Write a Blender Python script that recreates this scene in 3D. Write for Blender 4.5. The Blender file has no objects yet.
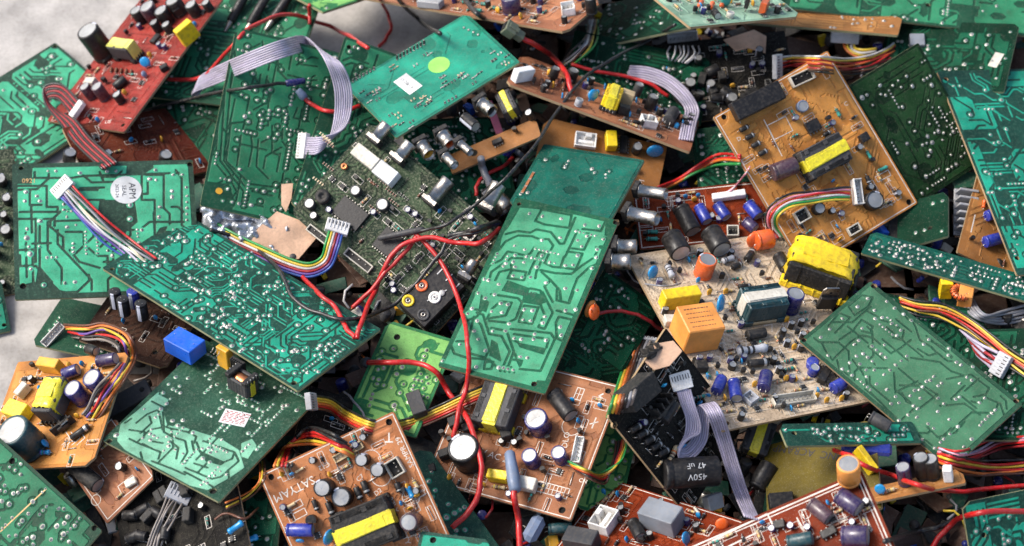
import bpy, math, random
import numpy as np
from mathutils import Vector, Matrix
U = 0.0006                      # one working unit (about one photo pixel) in metres
SC = bpy.context.scene
COL = SC.collection
PI = math.pi
# ---------------------------------------------------------------- camera
TILT = math.radians(35); F = 2000.0; DIST = 2000.0
CF = Vector((0, math.sin(TILT), -math.cos(TILT))); CR = Vector((1, 0, 0)); CU = Vector((0, math.cos(TILT), math.sin(TILT)))
TARGET = Vector((0, 0, 60)); CPOS = TARGET - CF * DIST
def ray(px, py): return CF + CR * ((px - 512) / F) - CU * ((py - 273) / F)
def tplane(px, py, p, n):
    r = ray(px, py); d = r.dot(n)
    return (p - CPOS).dot(n) / d if abs(d) > 1e-9 else 1e9
def at_t(px, py, t): return CPOS + ray(px, py) * t
# ---------------------------------------------------------------- materials
MATS = {}
def nn(nt, t, **kw):
    n = nt.nodes.new(t)
    for k, v in kw.items(): setattr(n, k, v)
    return n
def rgba(c): return (c[0], c[1], c[2], 1)
def mat(name, col, rough=.45, metal=0., dust=.25, coat=0., bump=.15, nscale=.35, spec=.5, dustcol=(.30, .25, .19)):
    if name in MATS: return MATS[name]
    m = bpy.data.materials.new(name); m.use_nodes = True; nt = m.node_tree; L = nt.links
    b = nt.nodes['Principled BSDF']
    tc = nn(nt, 'ShaderNodeTexCoord'); mp = nn(nt, 'ShaderNodeMapping'); mp.inputs['Scale'].default_value = (1 / U,) * 3
    oi = nn(nt, 'ShaderNodeObjectInfo')
    add = nn(nt, 'ShaderNodeVectorMath', operation='ADD'); mul = nn(nt, 'ShaderNodeMath', operation='MULTIPLY'); mul.inputs[1].default_value = 777
    L.new(tc.outputs['Object'], mp.inputs[0]); L.new(oi.outputs['Random'], mul.inputs[0])
    L.new(mp.outputs[0], add.inputs[0]); L.new(mul.outputs[0], add.inputs[1])
    n1 = nn(nt, 'ShaderNodeTexNoise'); n1.inputs['Scale'].default_value = nscale; n1.inputs['Detail'].default_value = 6
    n2 = nn(nt, 'ShaderNodeTexNoise'); n2.inputs['Scale'].default_value = nscale * .12; n2.inputs['Detail'].default_value = 4
    L.new(add.outputs[0], n1.inputs['Vector']); L.new(add.outputs[0], n2.inputs['Vector'])
    mr = nn(nt, 'ShaderNodeMapRange'); mr.inputs[1].default_value = .47; mr.inputs[2].default_value = .72; mr.inputs[4].default_value = dust
    L.new(n1.outputs[0], mr.inputs[0])
    mx = nn(nt, 'ShaderNodeMix', data_type='RGBA'); mx.inputs[6].default_value = rgba(col); mx.inputs[7].default_value = rgba(dustcol)
    L.new(mr.outputs[0], mx.inputs[0])
    hsv = nn(nt, 'ShaderNodeHueSaturation'); mv = nn(nt, 'ShaderNodeMapRange'); mv.inputs[1].default_value = .3; mv.inputs[2].default_value = .7
    mv.inputs[3].default_value = .72; mv.inputs[4].default_value = 1.22
    L.new(n2.outputs[0], mv.inputs[0]); L.new(mv.outputs[0], hsv.inputs['Value']); L.new(mx.outputs[2], hsv.inputs['Color'])
    L.new(hsv.outputs[0], b.inputs['Base Color'])
    rr = nn(nt, 'ShaderNodeMapRange'); rr.inputs[1].default_value = .3; rr.inputs[2].default_value = .7
    rr.inputs[3].default_value = max(rough - .1, .05); rr.inputs[4].default_value = min(rough + .2, 1); L.new(n1.outputs[0], rr.inputs[0]); L.new(rr.outputs[0], b.inputs['Roughness'])
    b.inputs['Metallic'].default_value = metal; b.inputs['Coat Weight'].default_value = coat; b.inputs['Coat Roughness'].default_value = .2
    b.inputs['Specular IOR Level'].default_value = spec
    if bump:
        bp = nn(nt, 'ShaderNodeBump'); bp.inputs['Strength'].default_value = bump; bp.inputs['Distance'].default_value = U * 1.2
        L.new(n1.outputs[0], bp.inputs['Height']); L.new(bp.outputs[0], b.inputs['Normal'])
    MATS[name] = m
    return m
PCB = {  # light = copper under the mask, dark = bare laminate
 'apm': ((.075, .46, .25), (.03, .062, .042)), 'teal': ((.022, .27, .165), (.008, .048, .032)), 'tealbright': ((.014, .31, .195), (.010, .052, .036)),
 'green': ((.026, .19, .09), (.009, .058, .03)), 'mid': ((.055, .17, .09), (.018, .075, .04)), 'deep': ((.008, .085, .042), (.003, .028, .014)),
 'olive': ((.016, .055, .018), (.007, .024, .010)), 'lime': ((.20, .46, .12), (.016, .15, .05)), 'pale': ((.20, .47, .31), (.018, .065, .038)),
 'hero': ((.065, .32, .17), (.006, .085, .04)), 'sheen': ((.010, .26, .16), (.006, .17, .10)), 'flatteal': ((.003, .11, .075), (.002, .065, .045)),
 'orange': ((.60, .26, .06), (.50, .195, .042)), 'tan': ((.42, .19, .055), (.30, .125, .035)), 'brown': ((.36, .145, .062), (.28, .105, .045)), 'satyam': ((.48, .19, .075), (.39, .14, .05)),
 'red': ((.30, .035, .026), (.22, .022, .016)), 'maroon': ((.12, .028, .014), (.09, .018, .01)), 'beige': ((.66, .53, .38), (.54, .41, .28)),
 'black': ((.022, .02, .017), (.012, .011, .010)), 'redbrown': ((.22, .034, .009), (.16, .022, .006)), 'copper': ((.40, .165, .08), (.29, .11, .055)),
 'av': ((.04, .07, .035), (.012, .024, .014)), 'khaki': ((.15, .105, .010), (.11, .08, .008)), 'lightgreen': ((.3, .48, .34), (.2, .34, .24)), 'dkbrown': ((.06, .028, .018), (.035, .017, .012)),
}
def pcb_mat(kind):
    nm = kind + '_board_surface'
    if nm in MATS: return MATS[nm]
    li, dk = PCB[kind]
    m = bpy.data.materials.new(nm); m.use_nodes = True; nt = m.node_tree; L = nt.links; b = nt.nodes['Principled BSDF']
    at = nn(nt, 'ShaderNodeAttribute', attribute_name='copper')
    mr = nn(nt, 'ShaderNodeMapRange'); mr.inputs[1].default_value = -.35; mr.inputs[2].default_value = .35; L.new(at.outputs['Fac'], mr.inputs[0])
    tc = nn(nt, 'ShaderNodeTexCoord'); mp = nn(nt, 'ShaderNodeMapping'); mp.inputs['Scale'].default_value = (1 / U,) * 3
    oi = nn(nt, 'ShaderNodeObjectInfo'); add = nn(nt, 'ShaderNodeVectorMath', operation='ADD'); mul = nn(nt, 'ShaderNodeMath', operation='MULTIPLY'); mul.inputs[1].default_value = 999
    L.new(tc.outputs['Object'], mp.inputs[0]); L.new(oi.outputs['Random'], mul.inputs[0]); L.new(mp.outputs[0], add.inputs[0]); L.new(mul.outputs[0], add.inputs[1])
    def noise(s, d=5, r=.6):
        n = nn(nt, 'ShaderNodeTexNoise'); n.inputs['Scale'].default_value = s; n.inputs['Detail'].default_value = d; n.inputs['Roughness'].default_value = r
        L.new(add.outputs[0], n.inputs['Vector']); return n
    n1 = noise(.028, 5); n2 = noise(.3, 8, .72); n3 = noise(.42 if kind in ('av', 'beige') else .9, 4, .7)
    mx = nn(nt, 'ShaderNodeMix', data_type='RGBA'); mx.inputs[6].default_value = rgba(dk); mx.inputs[7].default_value = rgba(li); L.new(mr.outputs[0], mx.inputs[0])
    hv = nn(nt, 'ShaderNodeHueSaturation'); v = nn(nt, 'ShaderNodeMapRange'); v.inputs[1].default_value = .32; v.inputs[2].default_value = .68
    v.inputs[3].default_value = .62; v.inputs[4].default_value = 1.3; L.new(n1.outputs[0], v.inputs[0]); L.new(v.outputs[0], hv.inputs['Value'])
    L.new(mx.outputs[2], hv.inputs['Color'])
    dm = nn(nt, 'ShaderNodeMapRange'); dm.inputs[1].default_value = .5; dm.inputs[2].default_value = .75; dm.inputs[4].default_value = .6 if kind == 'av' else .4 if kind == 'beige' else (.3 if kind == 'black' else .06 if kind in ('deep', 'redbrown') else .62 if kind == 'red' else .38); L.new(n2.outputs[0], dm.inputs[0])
    mx2 = nn(nt, 'ShaderNodeMix', data_type='RGBA'); L.new(dm.outputs[0], mx2.inputs[0]); L.new(hv.outputs[0], mx2.inputs[6])
    dc = tuple(.5 * x + .5 * y for x, y in zip(li, (.22, .20, .15)))
    if kind == 'beige': dc = (.26, .18, .11)
    mx2.inputs[7].default_value = rgba(dc)
    dk3 = nn(nt, 'ShaderNodeMapRange'); dk3.inputs[1].default_value = .50 if kind in ('av', 'beige') else .56; dk3.inputs[2].default_value = .62 if kind in ('av', 'beige') else .7; dk3.inputs[4].default_value = .5 if kind == 'av' else .5 if kind == 'beige' else .6; L.new(n3.outputs[0], dk3.inputs[0])
    mx3 = nn(nt, 'ShaderNodeMix', data_type='RGBA'); L.new(dk3.outputs[0], mx3.inputs[0]); L.new(mx2.outputs[2], mx3.inputs[6]); mx3.inputs[7].default_value = rgba((.26, .27, .18) if kind == 'av' else (.14, .095, .055) if kind == 'beige' else tuple(x * .45 for x in dk))
    n4 = noise(.055, 7, .75); n5 = noise(1.3, 2, .5)
    s4 = nn(nt, 'ShaderNodeMapRange'); s4.inputs[1].default_value = .54; s4.inputs[2].default_value = .66; s4.inputs[4].default_value = .25; L.new(n4.outputs[0], s4.inputs[0])
    mx4 = nn(nt, 'ShaderNodeMix', data_type='RGBA'); L.new(s4.outputs[0], mx4.inputs[0]); L.new(mx3.outputs[2], mx4.inputs[6]); mx4.inputs[7].default_value = rgba(tuple(.35 * x + .65 * y for x, y in zip(dk, (.06, .05, .03))))
    s5 = nn(nt, 'ShaderNodeMapRange'); s5.inputs[1].default_value = .66; s5.inputs[2].default_value = .72; s5.inputs[4].default_value = .55; L.new(n5.outputs[0], s5.inputs[0])
    mx5 = nn(nt, 'ShaderNodeMix', data_type='RGBA'); L.new(s5.outputs[0], mx5.inputs[0]); L.new(mx4.outputs[2], mx5.inputs[6]); mx5.inputs[7].default_value = (.36, .33, .27, 1)
    L.new(mx5.outputs[2], b.inputs['Base Color'])
    glossy = kind not in ('beige', 'black', 'av', 'dkbrown')
    rr = nn(nt, 'ShaderNodeMapRange'); rr.inputs[1].default_value = .3; rr.inputs[2].default_value = .7
    rr.inputs[3].default_value = .40 if glossy else .6; rr.inputs[4].default_value = .62 if glossy else .88; L.new(n2.outputs[0], rr.inputs[0]); L.new(rr.outputs[0], b.inputs['Roughness'])
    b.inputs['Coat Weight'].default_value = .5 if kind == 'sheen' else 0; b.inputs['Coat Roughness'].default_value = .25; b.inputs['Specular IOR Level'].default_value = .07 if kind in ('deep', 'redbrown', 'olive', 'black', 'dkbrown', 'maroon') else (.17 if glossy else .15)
    bp = nn(nt, 'ShaderNodeBump'); bp.inputs['Strength'].default_value = .8; bp.inputs['Distance'].default_value = U * .9
    bp2 = nn(nt, 'ShaderNodeBump'); bp2.inputs['Strength'].default_value = .22; bp2.inputs['Distance'].default_value = U * 1.5
    L.new(mr.outputs[0], bp.inputs['Height']); L.new(n2.outputs[0], bp2.inputs['Height']); L.new(bp2.outputs[0], bp.inputs['Normal']); L.new(bp.outputs[0], b.inputs['Normal'])
    MATS[nm] = m; return m
# common materials
def M(k): return MATS[k]
mat('tin', (.50, .48, .44), .48, .85, .5, bump=.5, nscale=.8, dustcol=(.12, .10, .08))
mat('aluminium', (.40, .40, .39), .42, .6, .15, bump=.1)
mat('steel', (.42, .39, .35), .32, 1., .35, bump=.25, dustcol=(.12, .10, .08))
mat('lead', (.55, .52, .48), .35, 1., .2)
mat('laminate_edge', (.34, .23, .12), .75, 0, .35)
mat('edge_green', (.25, .25, .13), .75, 0, .35)
mat('hole', (.006, .006, .005), .9, 0, 0, bump=0)
mat('ink', (.72, .66, .58), .6, 0, .3, bump=0, nscale=1.1, dustcol=(.3, .16, .1))
mat('ink_yellow', (.75, .45, .18), .6, 0, .25, bump=0, nscale=1.1)
mat('ink_dark', (.02, .08, .045), .5, 0, 0, bump=0)
mat('ink_black', (.03, .03, .04), .6, 0, .1, bump=0)
mat('black', (.016, .015, .015), .38, 0, .22, bump=.12, dustcol=(.13, .11, .09), spec=.35)
mat('blackmatte', (.02, .019, .018), .6, 0, .42, bump=.4, dustcol=(.13, .11, .09), spec=.35)
mat('charcoal', (.05, .05, .052), .5, 0, .35, bump=.3, dustcol=(.13, .11, .09), spec=.35)
mat('blue', (.02, .035, .28), .28, 0, .15, coat=.3)
mat('navy', (.022, .02, .13), .25, 0, .18, coat=.4)
mat('purple', (.035, .02, .075), .28, 0, .2, coat=.3)
mat('plum', (.07, .035, .05), .3, 0, .25, coat=.3)
mat('stripe', (.5, .52, .6), .35, 0, .2)
mat('skyblue', (.01, .25, .55), .25, 0, .12, coat=.4)
mat('bluebox', (.01, .11, .6), .35, 0, .12)
mat('bluegrey', (.16, .21, .31), .4, 0, .2)
mat('yellow', (.85, .60, .015), .35, 0, .5, dustcol=(.32, .19, .03), nscale=.2, bump=.6)
mat('tape', (.80, .68, .03), .3, 0, .45, dustcol=(.28, .2, .05), coat=.2, bump=.5)
mat('tapepale', (.70, .68, .15), .3, 0, .2, coat=.3)
mat('amber', (.75, .38, .03), .35, 0, .2)
mat('orange', (.78, .30, .06), .42, 0, .2, dustcol=(.4, .25, .15))
mat('vermilion', (.75, .12, .02), .3, 0, .15, coat=.3)
mat('white', (.82, .80, .76), .4, 0, .3, dustcol=(.38, .32, .25))
mat('offwhite', (.6, .56, .47), .45, 0, .4, dustcol=(.25, .2, .14))
mat('paper', (.72, .72, .70), .6, 0, .15)
mat('greybox', (.22, .24, .27), .45, 0, .2)
mat('grey', (.35, .35, .36), .5, 0, .3)
mat('darkteal', (.01, .05, .06), .35, 0, .2)
mat('limesticker', (.3, .75, .12), .5, 0, .15)
mat('tanres', (.55, .42, .24), .45, 0, .25)
mat('brownres', (.16, .06, .03), .4, 0, .2)
mat('tealres', (.03, .28, .22), .4, 0, .2)
mat('greyres', (.42, .43, .46), .4, 0, .25)
mat('copperwire', (.55, .2, .08), .35, .9, .2)
mat('pink', (.85, .2, .3), .4, 0, .15)
mat('cardboard', (.6, .38, .25), .85, 0, .3, bump=.4)
mat('olive', (.12, .14, .09), .5, 0, .3)
mat('foil', (.5, .52, .55), .22, .7, .15, bump=.2)
WC = {'r': (.55, .012, .012), 'k': (.012, .012, .013), 'y': (.72, .5, .04), 'o': (.72, .18, .03), 'n': (.12, .04, .02), 'g': (.02, .28, .06), 'b': (.03, .09, .35),
      'p': (.14, .07, .32), 'w': (.62, .6, .58), 'l': (.42, .38, .47), 'e': (.25, .25, .27), 'i': (.68, .25, .32), 'c': (.62, .55, .36), 'd': (.32, .014, .02), 't': (.22, .19, .17), 'v': (.45, .4, .52)}
WN = {'r': 'red', 'k': 'black', 'y': 'yellow', 'o': 'orange', 'n': 'brown', 'g': 'green', 'b': 'blue', 'p': 'violet', 'w': 'white', 'l': 'lilac', 'e': 'grey', 'i': 'pink', 'c': 'cream', 'd': 'dark_red', 't': 'taupe', 'v': 'mauve'}
def wmat(c): return mat(WN[c] + '_insulation', WC[c], .36, 0, .2, coat=.15, bump=.06)
# ---------------------------------------------------------------- mesh builder
class MB:
    def __init__(s): s.v = []; s.f = []; s.m = []; s.s = []; s.mats = []
    def mi(s, m):
        if isinstance(m, str): m = MATS[m]
        if m not in s.mats: s.mats.append(m)
        return s.mats.index(m)
    def add(s, vs, fs, m, smooth=False, T=None):
        o = len(s.v); k = s.mi(m)
        for p in vs:
            p = Vector(p); s.v.append(T @ p if T else p)
        for f in fs: s.f.append([i + o for i in f]); s.m.append(k); s.s.append(smooth)
    def box(s, c, d, m, b=None, T=None):
        hx, hy, hz = d[0] / 2, d[1] / 2, d[2] / 2
        if b is None: b = min(d) * .08
        b = min(b, hx * .9, hy * .9, hz * .9)
        idx = {}; vs = []
        for sx in (-1, 1):
            for sy in (-1, 1):
                for sz in (-1, 1):
                    for a in range(3):
                        p = [sx * hx, sy * hy, sz * hz]
                        for q in range(3):
                            if q != a: p[q] -= (sx, sy, sz)[q] * b
                        idx[(sx, sy, sz, a)] = len(vs); vs.append((p[0] + c[0], p[1] + c[1], p[2] + c[2]))
        fs = []
        def quad(l, nrm):
            pts = [Vector(vs[i]) for i in l]
            n = (pts[1] - pts[0]).cross(pts[2] - pts[0])
            fs.append(l if n.dot(Vector(nrm)) > 0 else l[::-1])
        for a in range(3):
            o1, o2 = [(1, 2), (0, 2), (0, 1)][a]
            for sg in (-1, 1):
                l = []
                for (p, q) in ((-1, -1), (1, -1), (1, 1), (-1, 1)):
                    k = [0, 0, 0]; k[a] = sg; k[o1] = p; k[o2] = q; l.append(idx[(k[0], k[1], k[2], a)])
                nr = [0, 0, 0]; nr[a] = sg; quad(l, nr)
        for a in range(3):      # edges running along axis a
            o1, o2 = [(1, 2), (0, 2), (0, 1)][a]
            for p in (-1, 1):
                for q in (-1, 1):
                    k0 = [0, 0, 0]; k0[a] = -1; k0[o1] = p; k0[o2] = q; k1 = k0[:]; k1[a] = 1
                    nr = [0, 0, 0]; nr[o1] = p; nr[o2] = q
                    quad([idx[(*k0, o1)], idx[(*k1, o1)], idx[(*k1, o2)], idx[(*k0, o2)]], nr)
        for sx in (-1, 1):
            for sy in (-1, 1):
                for sz in (-1, 1): quad([idx[(sx, sy, sz, 0)], idx[(sx, sy, sz, 1)], idx[(sx, sy, sz, 2)]], (sx, sy, sz))
        s.add(vs, fs, m, False, T)
    def lathe(s, prof, m, n=16, T=None, smooth=True, stripe=None, cap0=False, cap1=False):
        vs = []
        for (r, z) in prof:
            for j in range(n):
                a = 2 * PI * j / n; vs.append((r * math.cos(a), r * math.sin(a), z))
        f1 = []; f2 = []
        for i in range(len(prof) - 1):
            for j in range(n):
                q = [i * n + j, i * n + (j + 1) % n, (i + 1) * n + (j + 1) % n, (i + 1) * n + j]
                (f2 if stripe and j in stripe[1] else f1).append(q)
        if cap1: f1.append([(len(prof) - 1) * n + j for j in range(n)])
        if cap0: f1.append([j for j in range(n)][::-1])
        s.add(vs, f1, m, smooth, T)
        if f2: s.add(vs, f2, stripe[0], smooth, T)
    def tube(s, pts, r, m, n=8, T=None, caps=True):
        pts = [Vector(p) for p in pts]; vs = []
        t0 = (pts[1] - pts[0]).normalized(); up = Vector((0, 0, 1)) if abs(t0.z) < .9 else Vector((1, 0, 0))
        nrm = (up - t0 * up.dot(t0)).normalized()
        for i, p in enumerate(pts):
            t = (pts[min(i + 1, len(pts) - 1)] - pts[max(i - 1, 0)]).normalized()
            nrm = (nrm - t * nrm.dot(t)).normalized(); bn = t.cross(nrm)
            rr = r[i] if isinstance(r, (list, tuple)) else r
            for j in range(n):
                a = 2 * PI * j / n; vs.append(p + (nrm * math.cos(a) + bn * math.sin(a)) * rr)
        fs = []
        for i in range(len(pts) - 1):
            for j in range(n): fs.append([i * n + j, i * n + (j + 1) % n, (i + 1) * n + (j + 1) % n, (i + 1) * n + j])
        if caps: fs.append(list(range(n))[::-1]); fs.append([(len(pts) - 1) * n + j for j in range(n)])
        s.add(vs, fs, m, True, T)
    def prism(s, poly, z0, z1, m, T=None):
        n = len(poly); vs = [(x, y, z0) for x, y in poly] + [(x, y, z1) for x, y in poly]
        s.add(vs, [list(range(n))[::-1], [n + i for i in range(n)]] + [[i, (i + 1) % n, n + (i + 1) % n, n + i] for i in range(n)], m, False, T)
    def strip(s, pts, w, z, m, closed=False):   # flat printed line
        pts = [Vector((p[0], p[1], 0)) for p in pts]
        k = len(pts); segs = [(pts[i], pts[(i + 1) % k]) for i in range(k if closed else k - 1)]
        for a, b in segs:
            d = (b - a)
            if d.length < 1e-6: continue
            d.normalize(); q = Vector((-d.y, d.x, 0)) * w / 2; e = d * w / 2 * .8
            s.add([(a - e - q) + Vector((0, 0, z)), (b + e - q) + Vector((0, 0, z)), (b + e + q) + Vector((0, 0, z)), (a - e + q) + Vector((0, 0, z))], [[0, 1, 2, 3]], m)
    def mesh(s, name):
        me = bpy.data.meshes.new(name)
        me.from_pydata([tuple(p * U) for p in s.v], [], s.f)
        for m in s.mats: me.materials.append(m)
        me.polygons.foreach_set('material_index', s.m); me.polygons.foreach_set('use_smooth', s.s)
        me.update(); return me
def link(name, data, parent=None, Mx=None):
    o = bpy.data.objects.new(name, data); COL.objects.link(o)
    if parent: o.parent = parent
    if Mx is not None:
        Mx = Mx.copy(); Mx.translation = Mx.translation * U; o.matrix_local = Mx
    return o
def tag(o, label=None, cat=None, group=None, kind=None):
    for k, v in (('label', label), ('category', cat), ('group', group), ('kind', kind)):
        if v: o[k] = v
    return o

TXT = {}
def text_mesh(s, size, m, mirror=False, ex=0.0):
    k = (s, size, m, mirror)
    if k in TXT: return TXT[k]
    c = bpy.data.curves.new('lettering', 'FONT'); c.body = s; c.size = size * U; c.align_x = 'CENTER'; c.align_y = 'CENTER'; c.resolution_u = 2
    c.offset = .0; o = bpy.data.objects.new('lettering', c); COL.objects.link(o)
    dg = bpy.context.evaluated_depsgraph_get(); me = bpy.data.meshes.new_from_object(o.evaluated_get(dg)); bpy.data.objects.remove(o); bpy.data.curves.remove(c)
    me.materials.clear(); me.materials.append(MATS[m])
    if mirror:
        for v in me.vertices: v.co.x = -v.co.x
        me.flip_normals()
    TXT[k] = me; return me
# ---------------------------------------------------------------- smooth curve
def spline(pts, n=8):
    P = [Vector(p) for p in pts]; P = [P[0] * 2 - P[1]] + P + [P[-1] * 2 - P[-2]]; out = []
    for i in range(1, len(P) - 2):
        for k in range(n):
            t = k / n; a, b, c, d = P[i - 1], P[i], P[i + 1], P[i + 2]
            out.append(.5 * ((2 * b) + (c - a) * t + (2 * a - 5 * b + 4 * c - d) * t * t + (3 * b - a - 3 * c + d) * t ** 3))
    out.append(P[-2]); return out
# ---------------------------------------------------------------- components: each returns [(name, mesh)], first is the part, others its pieces; origin on the board, z away from it
CC = {}
def RX(a): return Matrix.Rotation(a, 4, 'X')
def RY(a): return Matrix.Rotation(a, 4, 'Y')
def RZ(a): return Matrix.Rotation(a, 4, 'Z')
def TR(x, y, z): return Matrix.Translation((x, y, z))
def c_ecap(r=6, h=16, col='black', lie=False, bare=False, stripe='stripe'):
    n = 20
    T = TR(-h / 2, 0, r * 1.02) @ RY(PI / 2) if lie else None
    b = MB(); b.lathe([(r * .86, 0), (r * .97, .3), (r, h * .05), (r, h * .10), (r * .93, h * .13), (r * .93, h * .15), (r, h * .18), (r, h * .95), (r * .97, h * .985), (r * .86, h), (r * .82, h * .995)], col, n, T, cap0=True, stripe=(stripe, (3, 4)) if stripe else None)
    t = MB(); t.lathe([(r * .83, h * .994), (r * .80, h - .5), (.01, h - .45)], 'aluminium', n, T, smooth=False)
    for a in ((0, PI / 2) if r > 5.5 else ()): t.box((0, 0, h - .44), (r * .9, .26, .1), 'grey', .02, (T or Matrix()) @ RZ(a + .5))
    L = MB()
    for q in (-1, 1):
        if lie: L.tube([(-h / 2, q * r * .35, r), (-h / 2 - 2.2, q * r * .4, r), (-h / 2 - 3, q * r * .4, r * .6), (-h / 2 - 3, q * r * .4, -.5)], .35, 'lead', 5)
        else: L.tube([(q * r * .4, 0, -.6), (q * r * .4, 0, .4)], .35, 'lead', 5)
    return [('electrolytic_capacitor', b), ('top', t), ('lead', L)]
def c_box(w=16, d=8, h=12, col='yellow', nm='film_capacitor', bev=.7):
    b = MB(); b.box((0, 0, h / 2 + .5), (w, d, h), col, bev)
    L = MB()
    for q in (-1, 1): L.tube([(q * w * .36, 0, -.5), (q * w * .36, 0, .8)], .4, 'lead', 5)
    return [(nm, b), ('lead', L)]
def c_relay(w=24, d=20, h=24, col='orange'):
    b = MB(); b.box((0, 0, h / 2 + .6), (w, d, h), col, 1.1); b.box((w * .5, 0, h * .55), (1.0, d * .45, 2.4), col, .3)
    t = MB(); rng = random.Random(5)
    for k in range(5):
        y = d * .32 - k * d * .16; x = -w * .36
        while x < w * .3:
            l = rng.uniform(1, 3.2); t.box((x + l / 2, y, h + .62), (l, .9 if k else 1.3, .12), 'brownres', .03); x += l + .8
    L = MB()
    for q in (-1, 1):
        for p in (-1, 1): L.tube([(q * w * .38, p * d * .36, -.5), (q * w * .38, p * d * .36, 1)], .5, 'lead', 5)
    return [('relay', b), ('printed_lettering', t), ('lead', L)]
def c_disc(r=5, t=2.6, col='skyblue', h=7.5):
    b = MB(); prof = [(.01, -t / 2), (r * .6, -t / 2 * .92), (r * .9, -t / 2 * .55), (r, 0), (r * .9, t / 2 * .55), (r * .6, t / 2 * .92), (.01, t / 2)]
    b.lathe(prof, col, 16, TR(0, 0, h) @ RX(PI / 2 - .35))
    for q in (-1, 1): b.lathe([(.9, h - r - .8), (1.15, h - r * .7), (1.2, h - r * .4)], col, 6, TR(q * r * .42, -.4, 0))
    L = MB()
    for q in (-1, 1): L.tube([(q * r * .42, 0, -.5), (q * r * .42, -.2, h * .5), (q * r * .42, -.4, h - r * .7)], .32, 'lead', 5)
    return [('ceramic_capacitor', b), ('lead', L)]
def c_res(l=9, r=1.5, col='tanres', bands='rkny', up=1.6):
    T = TR(-l / 2, 0, r + .3) @ RY(PI / 2)
    b = MB(); b.lathe([(.25, 0), (r * .7, .2), (r, l * .08), (r, l * .2), (r * .85, l * .26), (r * .85, l * .74), (r, l * .8), (r, l * .92), (r * .7, l - .2), (.25, l)], col, 10, T)
    if bands:
        for k, c in enumerate(bands):
            z = l * (.12, .34, .5, .66, .86)[k % 5]; rr = r * (1.03 if k % 5 in (0, 4) else .9); wmat(c)
            b.lathe([(rr * .97, z - l * .04), (rr, z - l * .035), (rr, z + l * .035), (rr * .97, z + l * .04)], WN[c] + '_insulation', 10, T)
    L = MB()
    for q in (-1, 1): L.tube([(q * l / 2, 0, r + .3), (q * (l / 2 + up), 0, r + .3), (q * (l / 2 + up + .5), 0, r * .6), (q * (l / 2 + up + .5), 0, -.5)], .32, 'lead', 5)
    return [('resistor', b), ('lead', L)]
def c_diode(l=7, r=1.7, col='black'):
    T = TR(-l / 2, 0, r + .3) @ RY(PI / 2)
    b = MB(); b.lathe([(.25, 0), (r * .85, .05), (r, .4), (r, l - .4), (r * .85, l - .05), (.25, l)], col, 12, T)
    b.lathe([(r * 1.0, l * .74), (r * 1.02, l * .75), (r * 1.02, l * .87), (r, l * .88)], 'aluminium', 12, T)
    L = MB()
    for q in (-1, 1): L.tube([(q * l / 2, 0, r + .3), (q * (l / 2 + 1.8), 0, r + .3), (q * (l / 2 + 2.4), 0, r * .6), (q * (l / 2 + 2.4), 0, -.5)], .38, 'lead', 5)
    return [('diode', b), ('lead', L)]
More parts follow.
